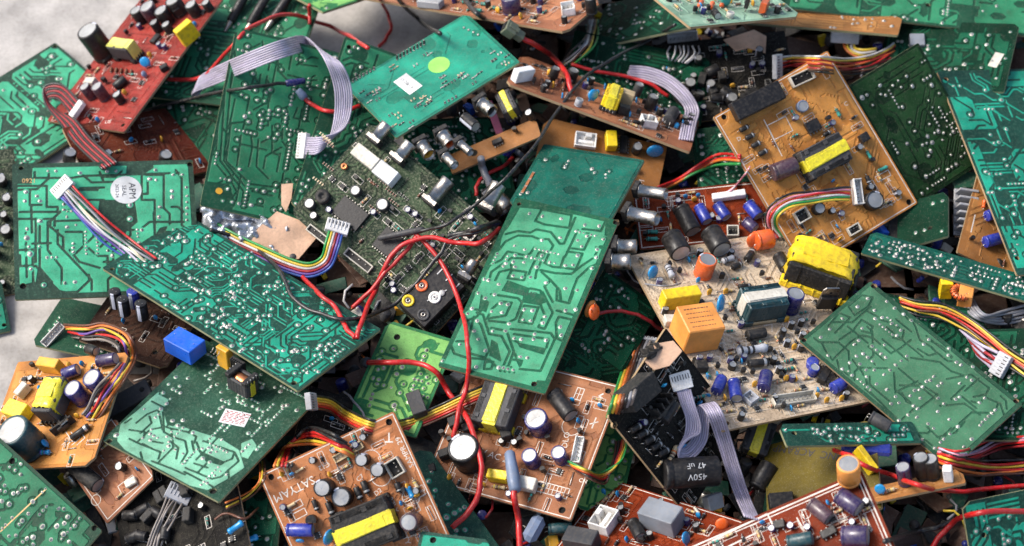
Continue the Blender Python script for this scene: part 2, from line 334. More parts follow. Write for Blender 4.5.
def c_xfmr(w=34, d=24, h=20, core='charcoal', tape='tape', band=.34, wrap=False, bob='blackmatte'):
    b = MB()   # ferrite core: two E halves
    for q in (-1, 1): b.box((0, q * d * .38, h * .56), (w * .96, d * .20, h * .72), core, 1.0)
    for q in (-1, 1): b.box((q * w * .42, 0, h * .56), (w * (.14 if bob != tape else .07), d * .7, h * .70), core, .8)
    bo = MB()
    for q in (-1, 1):
        bo.box((q * w * .40, 0, h * .12), (w * .22, d * 1.04, h * .22), bob, .8)
        for k in range(5): bo.box((q * w * .50, -d * .42 + k * d * .21, h * .16), (2.2, 1.6, h * .26), bob, .4)
    win = MB(); rr = min(d * .36, h * .36)
    prof = [(rr * .8, -w * .335), (rr * .98, -w * .33), (rr * 1.02, -w * .2), (rr, 0), (rr * 1.02, w * .2), (rr * .98, w * .33), (rr * .8, w * .335)]
    win.lathe(prof, tape if wrap else 'copperwire', 20, TR(0, 0, h * .5) @ RY(PI / 2))
    t = MB()
    if wrap:    # tape wound round the whole middle
        bw = w * .78
        rg = random.Random(int(w * 7 + d)); nr, ns = 15, 40; vs = []; fs = []; rowr = [rg.uniform(-.035, .035) for _ in range(ns)]
        for i in range(nr):
            x = -bw / 2 + bw * i / (nr - 1); e = .94 if i in (0, nr - 1) else 1.0; ph = rg.uniform(-.02, .02)
            for j in range(ns):
                an = 2 * PI * j / ns; c_, s_ = math.cos(an), math.sin(an); k_ = (abs(c_) ** 5 + abs(s_) ** 5) ** (-1 / 5); q = e + ph + rowr[j] + .03 * math.sin(an * 3 + i * .8) + rg.uniform(-.008, .008)
                vs.append((x + (rg.uniform(-1, 1) if i in (0, nr - 1) else 0), c_ * k_ * d * .51 * q, h * .58 + s_ * k_ * h * .45 * q))
        for i in range(nr - 1):
            for j in range(ns): fs.append([i * ns + j, (i + 1) * ns + j, (i + 1) * ns + (j + 1) % ns, i * ns + (j + 1) % ns][::-1])
        fs.append(list(range(ns))); fs.append([(nr - 1) * ns + j for j in range(ns)][::-1]); t.add(vs, fs, tape, True)
        t.box((w * .05, 0, h * 1.04), (bw * .5, d * .7, .7), tape, .3, RZ(.06)); b.box((-w * .1, -d * .53, h * .5), (w * .5, d * .06, h * .5), core, 1)
    else:
        for q, (o_, a_, l_) in enumerate(((0, .03, 1.0), (.03, -.035, .96), (-.04, .015, .8))): t.box((o_ * w, (o_ * .6) * d, h * .93 + q * .5), (w * l_, d * band * (1 - .12 * q), .8), tape, .25, RZ(a_))
        for q in range(7): b.box((-w * .42 + q * w * .14, -d * .478, h * .56), (w * .035, .5, h * .6), core, .1); b.box((-w * .42 + q * w * .14, d * .478, h * .56), (w * .035, .5, h * .6), core, .1)
        for q in range(4): b.box(((q - 1.5) * w * .23, (-1) ** q * d * .36, h * .93), (w * .1, d * .12, 1.2), core, .4, RZ(.0))
        for q in (-1, 1): t.box((q * (w * .5), 0, h * .56), (1.0, d * band, h * .74), tape, .3)
        b.box((0, 0, h * .86), (w * .9, d * .9, h * .12), core, .1)
    L = MB()
    for q in (-1, 1):
        for k in range(4): L.tube([(q * w * .5, -d * .32 + k * d * .21, -.5), (q * w * .5, -d * .32 + k * d * .21, h * .2)], .55, 'lead', 5)
    return [('transformer', b), ('bobbin', bo), ('winding', win), ('tape', t), ('pins', L)]
def c_conn(n=6, p=4.2, d=7, h=8, col='white', low=False):
    w = n * p + 2; b = MB()
    b.box((0, 0, 1), (w, d, 2), col, .3); b.box((0, d / 2 - .6, h / 2), (w, 1.2, h), col, .3); b.box((0, -d / 2 + .5, h * .32), (w, 1.0, h * .64), col, .3)
    for q in (-1, 1): b.box((q * (w / 2 - .5), 0, h * .4), (1.0, d, h * .8), col, .3)
    L = MB()
    for k in range(n): L.box(((k - (n - 1) / 2) * p, 0, h * .4), (.9, .9, h * .8), 'tin', .15)
    return [('connector', b), ('pins', L)]
def c_plug(n=6, p=4.0, d=6, l=11, col='white'):      # cable plug: x across, y along (wires leave at -y)
    w = n * p + 1.5; b = MB(); b.box((0, 0, d / 2), (w, l, d), col, .5)
    for k in range(n):
        x = (k - (n - 1) / 2) * p
        b.box((x, l * .2, d + .0), (p * .3, l * .3, .3), 'charcoal', .05)
        if k < n - 1: b.box((x + p / 2, l * .1, d + .25), (p * .16, l * .78, .7), col, .15)
    return b
def c_ic(w=14, l=9, h=4, pins=4, col='black'):
    b = MB(); b.box((0, 0, h / 2 + .8), (w, l, h), col, .5); b.lathe([(.9, h + .82), (.01, h + .83)], 'charcoal', 8, TR(-w * .36, 0, 0))
    L = MB()
    for q in (-1, 1):
        for k in range(pins):
            x = (k - (pins - 1) / 2) * w / pins; L.box((x, q * (l / 2 + .7), 1.6), (1.0, 1.6, .5), 'tin', .1); L.box((x, q * (l / 2 + 1.4), .6), (.9, .4, 2.2), 'tin', .1)
    return [('chip', b), ('pins', L)]
def c_to220(w=9, h=14, col='black', lean=0., tab=True):
    T = TR(0, 0, 3) @ RX(lean)
    b = MB(); b.box((0, 0, h * .38), (w, 4, h * .66), col, .6, T)
    t = MB()
    poly = [(-w / 2, h * .3), (w / 2, h * .3), (w / 2, h * 1.05), (w * .36, h * 1.18), (-w * .36, h * 1.18), (-w / 2, h * 1.05)]
    t.prism(poly, -.6, .6, 'steel', T @ TR(0, 2.3, 0) @ RX(PI / 2)); t.lathe([(1.5, -.63), (.01, -.64)], 'hole', 12, T @ TR(0, 2.3, h * .9) @ RX(-PI / 2) @ RX(PI)); t.lathe([(1.5, .65), (.01, .66)], 'hole', 12, T @ TR(0, 2.3, h * .9) @ RX(PI / 2))
    L = MB()
    for k in (-1, 0, 1): L.tube([(k * w * .3, 0, -.5), (k * w * .3, 0, 3.6)], .45, 'lead', 5)
    r = [('transistor', b), ('lead', L)]
    if tab: r.insert(1, ('tab', t))
    return r
def c_to92(r=2.6, h=6.5):
    b = MB(); pts = [(r * math.cos(a), r * math.sin(a)) for a in [PI * (.12 + k * .76 / 7 * 1.0) - 0 for k in range(8)]]
    pts = [(r * math.cos(-.5 + k * (PI + 1) / 9), r * math.sin(-.5 + k * (PI + 1) / 9)) for k in range(10)]
    b.prism(pts, 3, 3 + h, 'black'); L = MB()
    for k in (-1, 0, 1): L.tube([(k * 1.3, 0, -.5), (k * 1.1, .3, 3.4)], .3, 'lead', 5)
    return [('transistor', b), ('lead', L)]
def c_sink(w=40, d=14, h=20, fins=7, col='blackmatte'):
    b = MB(); b.box((0, 0, h / 2), (w, 2.2, h), col, .3)
    for k in range(fins): b.box(((k - (fins - 1) / 2) * w / fins, d * .27, h / 2), (1.4, d * .5, h), col, .25)
    b.box((0, -d * .3, h / 2), (w * .5, d * .3, h * .5), 'black', .5)
    return [('heat_sink', b)]
def c_coil(r=6, h=7, col='charcoal'):
    b = MB(); b.lathe([(r * .45, 0), (r, .2), (r, 1.2), (r * .62, 1.6), (r * .62, h - 1.6), (r, h - 1.2), (r, h - .2), (r * .4, h), (r * .38, h - 1.5), (.01, h - 1.5)], col, 18)
    w = MB(); w.lathe([(r * .64, 1.6), (r * .86, 2), (r * .86, h - 2), (r * .64, h - 1.6)], 'copperwire', 18)
    return [('inductor', b), ('winding', w)]
def c_toroid(R=8, r=3.2, col='darkteal'):
    b = MB(); n = 26; pts = [(math.cos(2 * PI * k / n) * R, math.sin(2 * PI * k / n) * R, r + .5) for k in range(n + 1)]; b.tube(pts, r * .85, col, 10)
    w = MB()
    for k in range(16):
        a = 2 * PI * k / 18; ring = []
        for j in range(9):
            t = 2 * PI * j / 8; ring.append(((R + r * .98 * math.cos(t)) * math.cos(a + j * .012), (R + r * .98 * math.cos(t)) * math.sin(a + j * .012), r + .5 + r * .98 * math.sin(t)))
        w.tube(ring, .6, 'copperwire', 5)
    return [('inductor', b), ('winding', w)]
def c_jumper(l=10): 
    b = MB(); b.tube([(-l / 2, 0, -.5), (-l / 2, 0, .5), (-l / 2 + .4, 0, .9), (l / 2 - .4, 0, .9), (l / 2, 0, .5), (l / 2, 0, -.5)], .42, 'lead', 5)
    return [('jumper_wire', b)]
def c_jack(r=6, l=20, inner='white', base=True):       # axis along +x, hollow barrel
    T = TR(0, 0, r + 1.5) @ RY(PI / 2); b = MB()
    b.lathe([(r * 1.15, 0), (r * 1.15, 1.2), (r * .98, 1.3), (r * .98, l * .72), (r, l * .74), (r, l - .4), (r * .96, l), (r * .84, l), (r * .82, l * .4)], 'steel', 22, T, cap0=True)
    if base: b.box((-3, 0, r), (6, r * 2.2, r * 2.1), 'blackmatte', .5); b.box((-2, 0, r * 2.15), (4, r * 2.3, .6), 'steel', .1)
    i = MB(); i.lathe([(r * .84, l * .8), (r * .45, l * .8), (r * .42, l * .84), (r * .38, l * .8), (r * .36, l * .3)], inner, 18, T); i.lathe([(r * .37, l * .5), (.01, l * .5)], 'hole', 12, T)
    return [('jack', b), ('insert', i)]
def c_button(w=8, h=6, col='steel'):
    b = MB(); b.box((0, 0, h / 2), (w, w, h), col, .5); t = MB(); t.lathe([(w * .28, h), (w * .27, h + 2), (.01, h + 2.1)], 'black', 12)
    return [('push_button', b), ('cap', t)]
def c_square(w=12, d=12, h=5, col='offwhite'):          # open low socket
    b = MB(); t = 1.3
    b.box((0, 0, .8), (w, d, 1.6), col if col in ('white', 'greyres') else 'blackmatte', .1)
    if col == 'white': b.box((0, -d * .12, h * .4), (w * .7, d * .2, h * .7), col, .3); b.box((w * .12, d * .3, h * .6), (w * .3, d * .25, h * 1.1), col, .3)
    for q in range(3): b.box(((q - 1) * w * .26, d * .12, h * .45), (.9, .9, h * .7), 'tin', .1)
    for q in (-1, 1): b.box((q * (w / 2 - t / 2), 0, h / 2), (t, d, h), col, .25); b.box((0, q * (d / 2 - t / 2), h / 2), (w - t, t, h * .98), col, .25)
    return [('socket', b)]
KINDS = dict(ecap=c_ecap, box=c_box, relay=c_relay, disc=c_disc, res=c_res, diode=c_diode, xfmr=c_xfmr, conn=c_conn, ic=c_ic, to220=c_to220, to92=c_to92, sink=c_sink, coil=c_coil, toroid=c_toroid, jumper=c_jumper, jack=c_jack, button=c_button, square=c_square)
ZREF = dict(ecap=lambda k: (k.get('r', 6) if k.get('lie') else k.get('h', 16)), box=lambda k: k.get('h', 12), relay=lambda k: k.get('h', 24), disc=lambda k: k.get('h', 7.5), xfmr=lambda k: k.get('h', 20), conn=lambda k: 4,
            to220=lambda k: 8, to92=lambda k: 6, sink=lambda k: k.get('h', 20) * .6, coil=lambda k: k.get('h', 7), toroid=lambda k: 6, jack=lambda k: k.get('r', 6) + 1.5, ic=lambda k: 4, button=lambda k: 6, square=lambda k: k.get('h', 5))
# ---------------------------------------------------------------- boards
BOARDS = []; BY = {}
THK = 2.7
def mound(x, y):
    a = min(max((x + 470 + .25 * y + max(-105 - y, 0) * 2.2) / 170, 0), 1); b = min(max((-60 - (y - 150) * 1.0 + max(x + 110, 0) * 4) / 90 + 1, 0), 1)
    return 60 * a * a * (3 - 2 * a) * b
def zfloor_t(px, py):
    r = ray(px, py); t = (0 - CPOS.z) / r.z
    for _ in range(6):
        p = CPOS + r * t; t = (mound(p.x, p.y) - CPOS.z) / r.z
    return t
def fit(q, lean):
    TL, TRc, BR, BL = q; r0, r1, r3 = ray(*BL), ray(*BR), ray(*TL)
    npw = (CR * lean[0] + CU * lean[1] - CF).normalized(); best = None
    def trial(A, B, ta):          # A at ta known, solve B
        d = A * ta - r0; den = d.dot(B)
        if abs(den) < 1e-12: return None
        tb = d.dot(r0) / den
        return tb
    for k in range(-900, 901):
        ta = 1 + (k / 900) ** 3 * .14 if k else 1 + 1e-7
        for sw in (0, 1):
            A, B = (r1, r3) if not sw else (r3, r1)
            tb = trial(A, B, ta)
            if tb is None or not (.84 < tb < 1.16): continue
            P1, P3 = (r1 * ta, r3 * tb) if not sw else (r1 * tb, r3 * ta)
            X = P1 - r0; Y = P3 - r0; n = X.cross(Y).normalized()
            sc = n.dot(npw)
            if best is None or sc > best[0]: best = (sc, X.copy(), Y.copy(), n)
    return r0, best[1], best[2], best[3], best[0]
def inquad(px, py, q):
    s = 0
    for i in range(4):
        a, b = q[i], q[(i + 1) % 4]; c = (b[0] - a[0]) * (py - a[1]) - (b[1] - a[1]) * (px - a[0])
        if c < 0: s += 1
    return s == 0 or s == 4
class Board: pass
def top_t(px, py, skip=None):
    t = zfloor_t(px, py); who = None
    for b in BOARDS:
        if b is skip: continue
        if inquad(px, py, b.q):
            tt = tplane(px, py, b.P0, b.n)
            if tt < t: t = tt; who = b
    return t, who
def seg_dist(V, xs, ys, segs, R):
    x0s, y0s = xs[0], ys[0]; dx = xs[1] - xs[0]; dy = ys[1] - ys[0]
    for (ax, ay, bx, by) in segs:
        i0 = max(int((min(ax, bx) - R - x0s) / dx), 0); i1 = min(int((max(ax, bx) + R - x0s) / dx) + 2, len(xs)); j0 = max(int((min(ay, by) - R - y0s) / dy), 0); j1 = min(int((max(ay, by) + R - y0s) / dy) + 2, len(ys))
        if i0 >= i1 or j0 >= j1: continue
        X = xs[i0:i1][None, :]; Y = ys[j0:j1][:, None]; ex, ey = bx - ax, by - ay; L2 = ex * ex + ey * ey + 1e-9
        t = np.clip(((X - ax) * ex + (Y - ay) * ey) / L2, 0, 1); d = np.hypot(X - ax - t * ex, Y - ay - t * ey)
        V[j0:j1, i0:i1] = np.minimum(V[j0:j1, i0:i1], d)
D8 = [(1, 0), (1, 1), (0, 1), (-1, 1), (-1, 0), (-1, -1), (0, -1), (1, -1)]
def walks(rng, W, H, g, n, lmin, lmax, occ, ptn=.22, mg=1):
    nx, ny = int(W / g), int(H / g); out = []
    for _ in range(n * 4):
        if len(out) >= n: break
        x, y = rng.randint(mg, max(nx - mg, mg)), rng.randint(mg, max(ny - mg, mg))
        if (x, y) in occ: continue
        d = rng.choice((0, 2, 4, 6)); path = [(x, y)]; loc = {(x, y)}; L = rng.randint(lmin, lmax); diag = 0
        for k in range(L):
            if d % 2 == 1:
                diag += 1
                if diag > rng.randint(1, 2): d = (d + rng.choice((-1, 1))) % 8; diag = 0
            elif rng.random() < ptn: d = (d + rng.choice((-1, 1))) % 8; diag = 0
            q = (path[-1][0] + D8[d][0], path[-1][1] + D8[d][1])
            if q in occ or q in loc or not (mg <= q[0] <= nx - mg and mg <= q[1] <= ny - mg): break
            if D8[d][0] and D8[d][1] and ((path[-1][0], q[1]) in occ and (q[0], path[-1][1]) in occ): break
            path.append(q); loc.add(q)
        if len(path) >= lmin: occ |= loc; out.append([(a * g, b * g) for a, b in path])
    return out
def segs_of(paths):
    s = []
    for p in paths:
        i = 0
        while i < len(p) - 1:
            j = i + 1; dx, dy = p[j][0] - p[i][0], p[j][1] - p[i][1]
            while j + 1 < len(p) and abs((p[j + 1][0] - p[j][0]) - dx) < 1e-6 and abs((p[j + 1][1] - p[j][1]) - dy) < 1e-6: j += 1
            s.append((*p[i], *p[j])); i = j
    return s
def pattern(b, style, rng, cell):
    W, H = b.W, b.H; nx = max(int(W / cell), 4); ny = max(int(H / cell), 4)
    xs = np.linspace(0, W, nx + 1); ys = np.linspace(0, H, ny + 1); BIG = 30.
    g = style.get('g', 6.5); dens = W * H / (g * g); pads = []
    V = np.full((ny + 1, nx + 1), -BIG)
    def psdf(pl):
        pv = [b.local(*p) for p in pl]; X, Y = np.meshgrid(xs, ys); ins = np.zeros(X.shape, bool); k = len(pv); D2 = np.full_like(V, BIG)
        for i in range(k):
            (ax, ay), (bx, by) = pv[i], pv[(i + 1) % k]; c = ((ay > Y) != (by > Y)) & (X < (bx - ax) * (Y - ay) / (by - ay + 1e-12) + ax); ins ^= c
        seg_dist(D2, xs, ys, [(*pv[i], *pv[(i + 1) % k]) for i in range(k)], 12); return np.where(ins, D2, -D2)
    def chrects(n, w0, w1, h0, h1):
        M_ = np.full_like(V, -BIG)
        for _ in range(n):
            cx, cy = rng.uniform(0, W), rng.uniform(0, H); w, h = rng.uniform(w0, w1), rng.uniform(h0, h1)
            if rng.random() < .5: w, h = h, w
            dx = np.abs(xs - cx)[None, :] - w; dy = np.abs(ys - cy)[:, None] - h; M_ = np.maximum(M_, -np.maximum(np.maximum(dx, dy), (dx + dy + 5) * .707))
        return M_
    def nested(paths, gg, p=.5):
        out = list(paths)
        for q in paths:
            if len(q) > 4 and rng.random() < p:
                s = segs_of([q]); pts = [s[0][:2]] + [e[2:] for e in s]; sg = rng.choice((-1, 1))
                for k in range(1, rng.randint(2, 4)):
                    o = k * gg * sg * .9; r_ = []
                    for a in range(len(pts)):
                        p0 = pts[max(a - 1, 0)]; p1 = pts[a]; p2 = pts[min(a + 1, len(pts) - 1)]
                        d1 = (p1[0] - p0[0], p1[1] - p0[1]); d2 = (p2[0] - p1[0], p2[1] - p1[1])
                        if a == 0: d1 = d2
                        if a == len(pts) - 1: d2 = d1
                        l1 = math.hypot(*d1) or 1; l2 = math.hypot(*d2) or 1; n1 = (-d1[1] / l1, d1[0] / l1); n2 = (-d2[1] / l2, d2[0] / l2); m = (n1[0] + n2[0], n1[1] + n2[1]); ml = m[0] * m[0] + m[1] * m[1] or 1
                        r_.append((p1[0] + m[0] * 2 * o / ml, p1[1] + m[1] * 2 * o / ml))
                    out.append(r_)
        return out
    allsegs = lambda ps: [(p[i][0], p[i][1], p[i + 1][0], p[i + 1][1]) for p in ps for i in range(len(p) - 1)]
    if style.get('custom'):
        V[:] = 3
        if style.get('isl'):
            V[:] = -BIG
            for pl in style['isl']: V = np.maximum(V, psdf(pl))
        sp = [[b.local(*p) for p in pl] for pl in style['custom']]
        D = np.full_like(V, BIG); seg_dist(D, xs, ys, allsegs(sp), 8); V = np.minimum(V, D - style.get('sw', 1.5) / 2)
        for pl in style.get('voids', []): V = np.minimum(V, -psdf(pl))
        if style.get('extra'):
            ex = walks(rng, W, H, g, int(dens * style['extra']), 3, 10, set()); D = np.full_like(V, BIG); seg_dist(D, xs, ys, segs_of(ex), 8); V = np.minimum(V, D - style.get('sw', 1.5) / 2)
    else:
        mode = style.get('mode', 'mix'); occ = set()
        if mode in ('pour', 'mix'):
            sp = nested(walks(rng, W, H, g, int(dens * style.get('nd', .085)), 3, 18, occ), g); D = np.full_like(V, BIG); seg_dist(D, xs, ys, allsegs(sp), 8); V = D - style.get('sw', 2.4) / 2
            pads += [p[0] for p in sp if rng.random() < .4]
            V = np.minimum(V, -chrects(int(W * H / 1500), 3, 14, 3, 9))
        if mode in ('trace', 'mix'):
            g2 = style.get('g2', 4.6); occ2 = set(); tp = nested(walks(rng, W, H, g2, int(W * H / g2 / g2 * style.get('td', .05)), 4, 26, occ2, .16), g2, .4); D = np.full_like(V, BIG); seg_dist(D, xs, ys, allsegs(tp), 8)
            V2 = style.get('tw', 2.2) / 2 - D; pads += [p[0] for p in tp] + [p[-1] for p in tp]
            if mode == 'trace': V = V2
            else:
                msk = chrects(int(W * H / 2200 * (1 + style.get('bias', 2) * .12)) + 2, 16, 40, 10, 24)
                V = np.maximum(np.minimum(V, msk), np.minimum(V2, -msk - 1.2))
        if mode == 'plain': V = np.full_like(V, -1.0)
    if not style.get('custom') or style.get('border'):
        mgn = style.get('mg', 3.0); X, Y = np.meshgrid(xs, ys); V = np.minimum(V, np.minimum(np.minimum(X, W - X), np.minimum(Y, H - Y)) - mgn)
    # joints
    J = []
    def free(x, y, r=3.4): return 3 < x < W - 3 and 3 < y < H - 3 and all((x - a) ** 2 + (y - c) ** 2 > r * r for a, c, *_ in J)
    for p in style.get('joints', []):
        x, y = b.local(*p[:2]); J.append((x, y, p[2] if len(p) > 2 else 2.0))
    nj = style.get('nj', None)
    if nj is None: nj = int(W * H / 150)
    pads = [p for p in pads if 3 < p[0] < W - 3 and 3 < p[1] < H - 3]; rng.shuffle(pads)
    for p in pads[:int(nj * .5)]:
        if free(*p): J.append((p[0], p[1], rng.uniform(1.5, 2.4)))
    tries = 0
    while len(J) < nj and tries < 4000:
        tries += 1; x, y = rng.uniform(6, W - 6), rng.uniform(6, H - 6); kind = rng.random(); ax = rng.random() < .5
        if kind < .18 and nj > 40: k, rows, pit, r = rng.randint(4, 8), rng.choice((1, 1, 2)), 4.0, 1.25
        elif kind < .6: k, rows, pit, r = 2, 1, rng.uniform(6, 13), rng.uniform(1.3, 2.0)
        elif kind < .75: k, rows, pit, r = 3, 1, 4.6, 1.6
        else: k, rows, pit, r = 1, 1, 5, rng.uniform(1.5, 2.6)
        for a in range(rows):
            for c in range(k):
                xx, yy = (x + c * pit, y + a * 11) if ax else (x + a * 11, y + c * pit)
                if free(xx, yy): J.append((xx, yy, r * rng.uniform(.85, 1.15)))
    # pads: copper discs under the joints, darker ring where clearance runs
    X = xs; Y = ys
    for (x, y, r) in J:
        R = r + 3; i0 = max(int((x - R) / W * nx), 0); i1 = min(int((x + R) / W * nx) + 2, nx + 1); j0 = max(int((y - R) / H * ny), 0); j1 = min(int((y + R) / H * ny) + 2, ny + 1)
        if i0 < i1 and j0 < j1:
            d = np.hypot(xs[i0:i1][None, :] - x, ys[j0:j1][:, None] - y); 
            if style.get('rings', True) and hash((int(x), int(y))) % 3 != 0: V[j0:j1, i0:i1] = np.minimum(V[j0:j1, i0:i1], np.abs(d - (r + 1.9)) - .8)
            V[j0:j1, i0:i1] = np.maximum(V[j0:j1, i0:i1], (r + style.get('pr', 1.0)) - d)
    return xs, ys, np.clip(V, -3, 3), J
def board_mesh(b, xs, ys, V, holes, surf, edge):
    nx, ny = len(xs) - 1, len(ys) - 1; X, Y = np.meshgrid(xs, ys); X = X.copy(); Y = Y.copy(); cell = xs[1] - xs[0]
    keep = np.ones((ny, nx), bool); loopsets = []
    for (hx, hy, hr) in holes:
        d = np.hypot(X - hx, Y - hy) + 1e-9; m = np.abs(d - hr) < cell * .75; f = np.where(m, hr / d, 1); ins = d <= hr + cell * .74
        X = hx + (X - hx) * f; Y = hy + (Y - hy) * f
        keep &= ~(ins[:-1, :-1] & ins[1:, :-1] & ins[:-1, 1:] & ins[1:, 1:])
    nv = (nx + 1) * (ny + 1); co = np.zeros((nv, 3)); co[:, 0] = X.ravel(); co[:, 1] = Y.ravel()
    if b.warp: co[:, 2] = b.warp * np.sin(co[:, 0] / b.W * PI)
    idx = np.arange(nv).reshape(ny + 1, nx + 1); Fq = np.stack([idx[:-1, :-1], idx[:-1, 1:], idx[1:, 1:], idx[1:, :-1]], -1)[keep]
    W, H = b.W, b.H; rc = random.Random(int(W * 31 + H)); out = []
    for (cx, cy, sx, sy, k) in ((0, 0, 1, 1, 0), (W, 0, -1, 1, 1), (W, H, -1, -1, 0), (0, H, 1, -1, 1)):
        big = rc.random() < .3 and b.key not in ('b27', 'b29', 'b23', 'b31', 'b30', 'b38'); A = rc.uniform(4, 9) if big else 1.1; B_ = rc.uniform(4, 9) if big else 1.1
        if any(math.hypot(h[0] - cx, h[1] - cy) < 16 for h in holes): A = B_ = 1.4
        u = np.abs(co[:, 0] - cx); v = np.abs(co[:, 1] - cy); q = u / A + v / B_; m = q < 1; qq = np.where(q < 1e-6, 1, q)
        nu = np.where(q < 1e-6, A / 2, u / qq); nv_ = np.where(q < 1e-6, B_ / 2, v / qq); co[:, 0] = np.where(m, cx + sx * nu, co[:, 0]); co[:, 1] = np.where(m, cy + sy * nv_, co[:, 1])
        pa, pb = (cx + sx * A, cy), (cx, cy + sy * B_); mid = (cx + sx * A * .42, cy + sy * B_ * .42)
        seq = [pb, pa] if k == 0 else [pa, pb]
        out += seq
    no = len(out); ev = [(x, y, 0) for x, y in out] + [(x, y, -THK) for x, y in out]; ef = [[no + i for i in range(no)][::-1]] + [[i, no + i, no + (i + 1) % no, (i + 1) % no] for i in range(no)]; mi = [1] + [2] * no
    for (hx, hy, hr) in holes:       # lining and dark bottom
        o = len(ev); k = 14
        for z in (0.0, -THK + .15):
            for j in range(k): ev.append((hx + hr * 1.02 * math.cos(2 * PI * j / k), hy + hr * 1.02 * math.sin(2 * PI * j / k), z))
        for j in range(k): ef.append([o + j, o + k + j, o + k + (j + 1) % k, o + (j + 1) % k][::-1]); mi.append(2)
        ef.append([o + k + j for j in range(k)]); mi.append(3)
    allv = np.vstack([co, np.array(ev)]); off = nv; faces = Fq.tolist() + [[i + off for i in f] for f in ef]
    me = bpy.data.meshes.new('board'); me.from_pydata((allv * U).tolist(), [], faces)
    for m in (surf, MATS['blackmatte'], MATS[edge], MATS['hole']): me.materials.append(m)
    me.polygons.foreach_set('material_index', [0] * len(Fq) + mi); me.polygons.foreach_set('use_smooth', [False] * len(faces))
    at = me.attributes.new('copper', 'FLOAT', 'POINT'); at.data.foreach_set('value', np.concatenate([V.ravel(), np.full(len(ev), -1.)]).astype(np.float32))
    me.update(); return me
def joints_mesh(J, rng, m='tin', hgt=1.0):
    n = 8; tv = []; rings = [(1.28, 0), (1.2, .06), (.95, .14), (.75, .5), (.4, .95), (.2, 1.35)]
    for (r, z) in rings:
        for j in range(n): tv.append((r * math.cos(2 * PI * j / n), r * math.sin(2 * PI * j / n), z))
    tv.append((0, 0, 1.42)); tf = []
    for i in range(5):
        for j in range(n): tf.append([i * n + j, i * n + (j + 1) % n, (i + 1) * n + (j + 1) % n, (i + 1) * n + j])
    for j in range(n): tf.append([40 + j, 40 + (j + 1) % n, 48])
    tv = np.array(tv); vs = []; fs = []
    for k, (x, y, r) in enumerate(J):
        s = np.array([r * rng.uniform(.85, 1.25), r * rng.uniform(.85, 1.25), min(r, 1.8) * hgt * rng.uniform(.5, 1.1)]) * np.array([.76, .76, .8]); q = tv * s
        lean = rng.uniform(-.5, .5), rng.uniform(-.5, .5); q[:, 0] += q[:, 2] * lean[0]; q[:, 1] += q[:, 2] * lean[1]
        vs.append(q + np.array([x, y, .05])); fs += [[i + 49 * k for i in f] for f in tf]
    me = bpy.data.meshes.new('solder_joints'); me.from_pydata((np.vstack(vs) * U).tolist(), [], fs); me.materials.append(MATS[m]); me.polygons.foreach_set('use_smooth', [True] * len(fs)); me.update(); return me
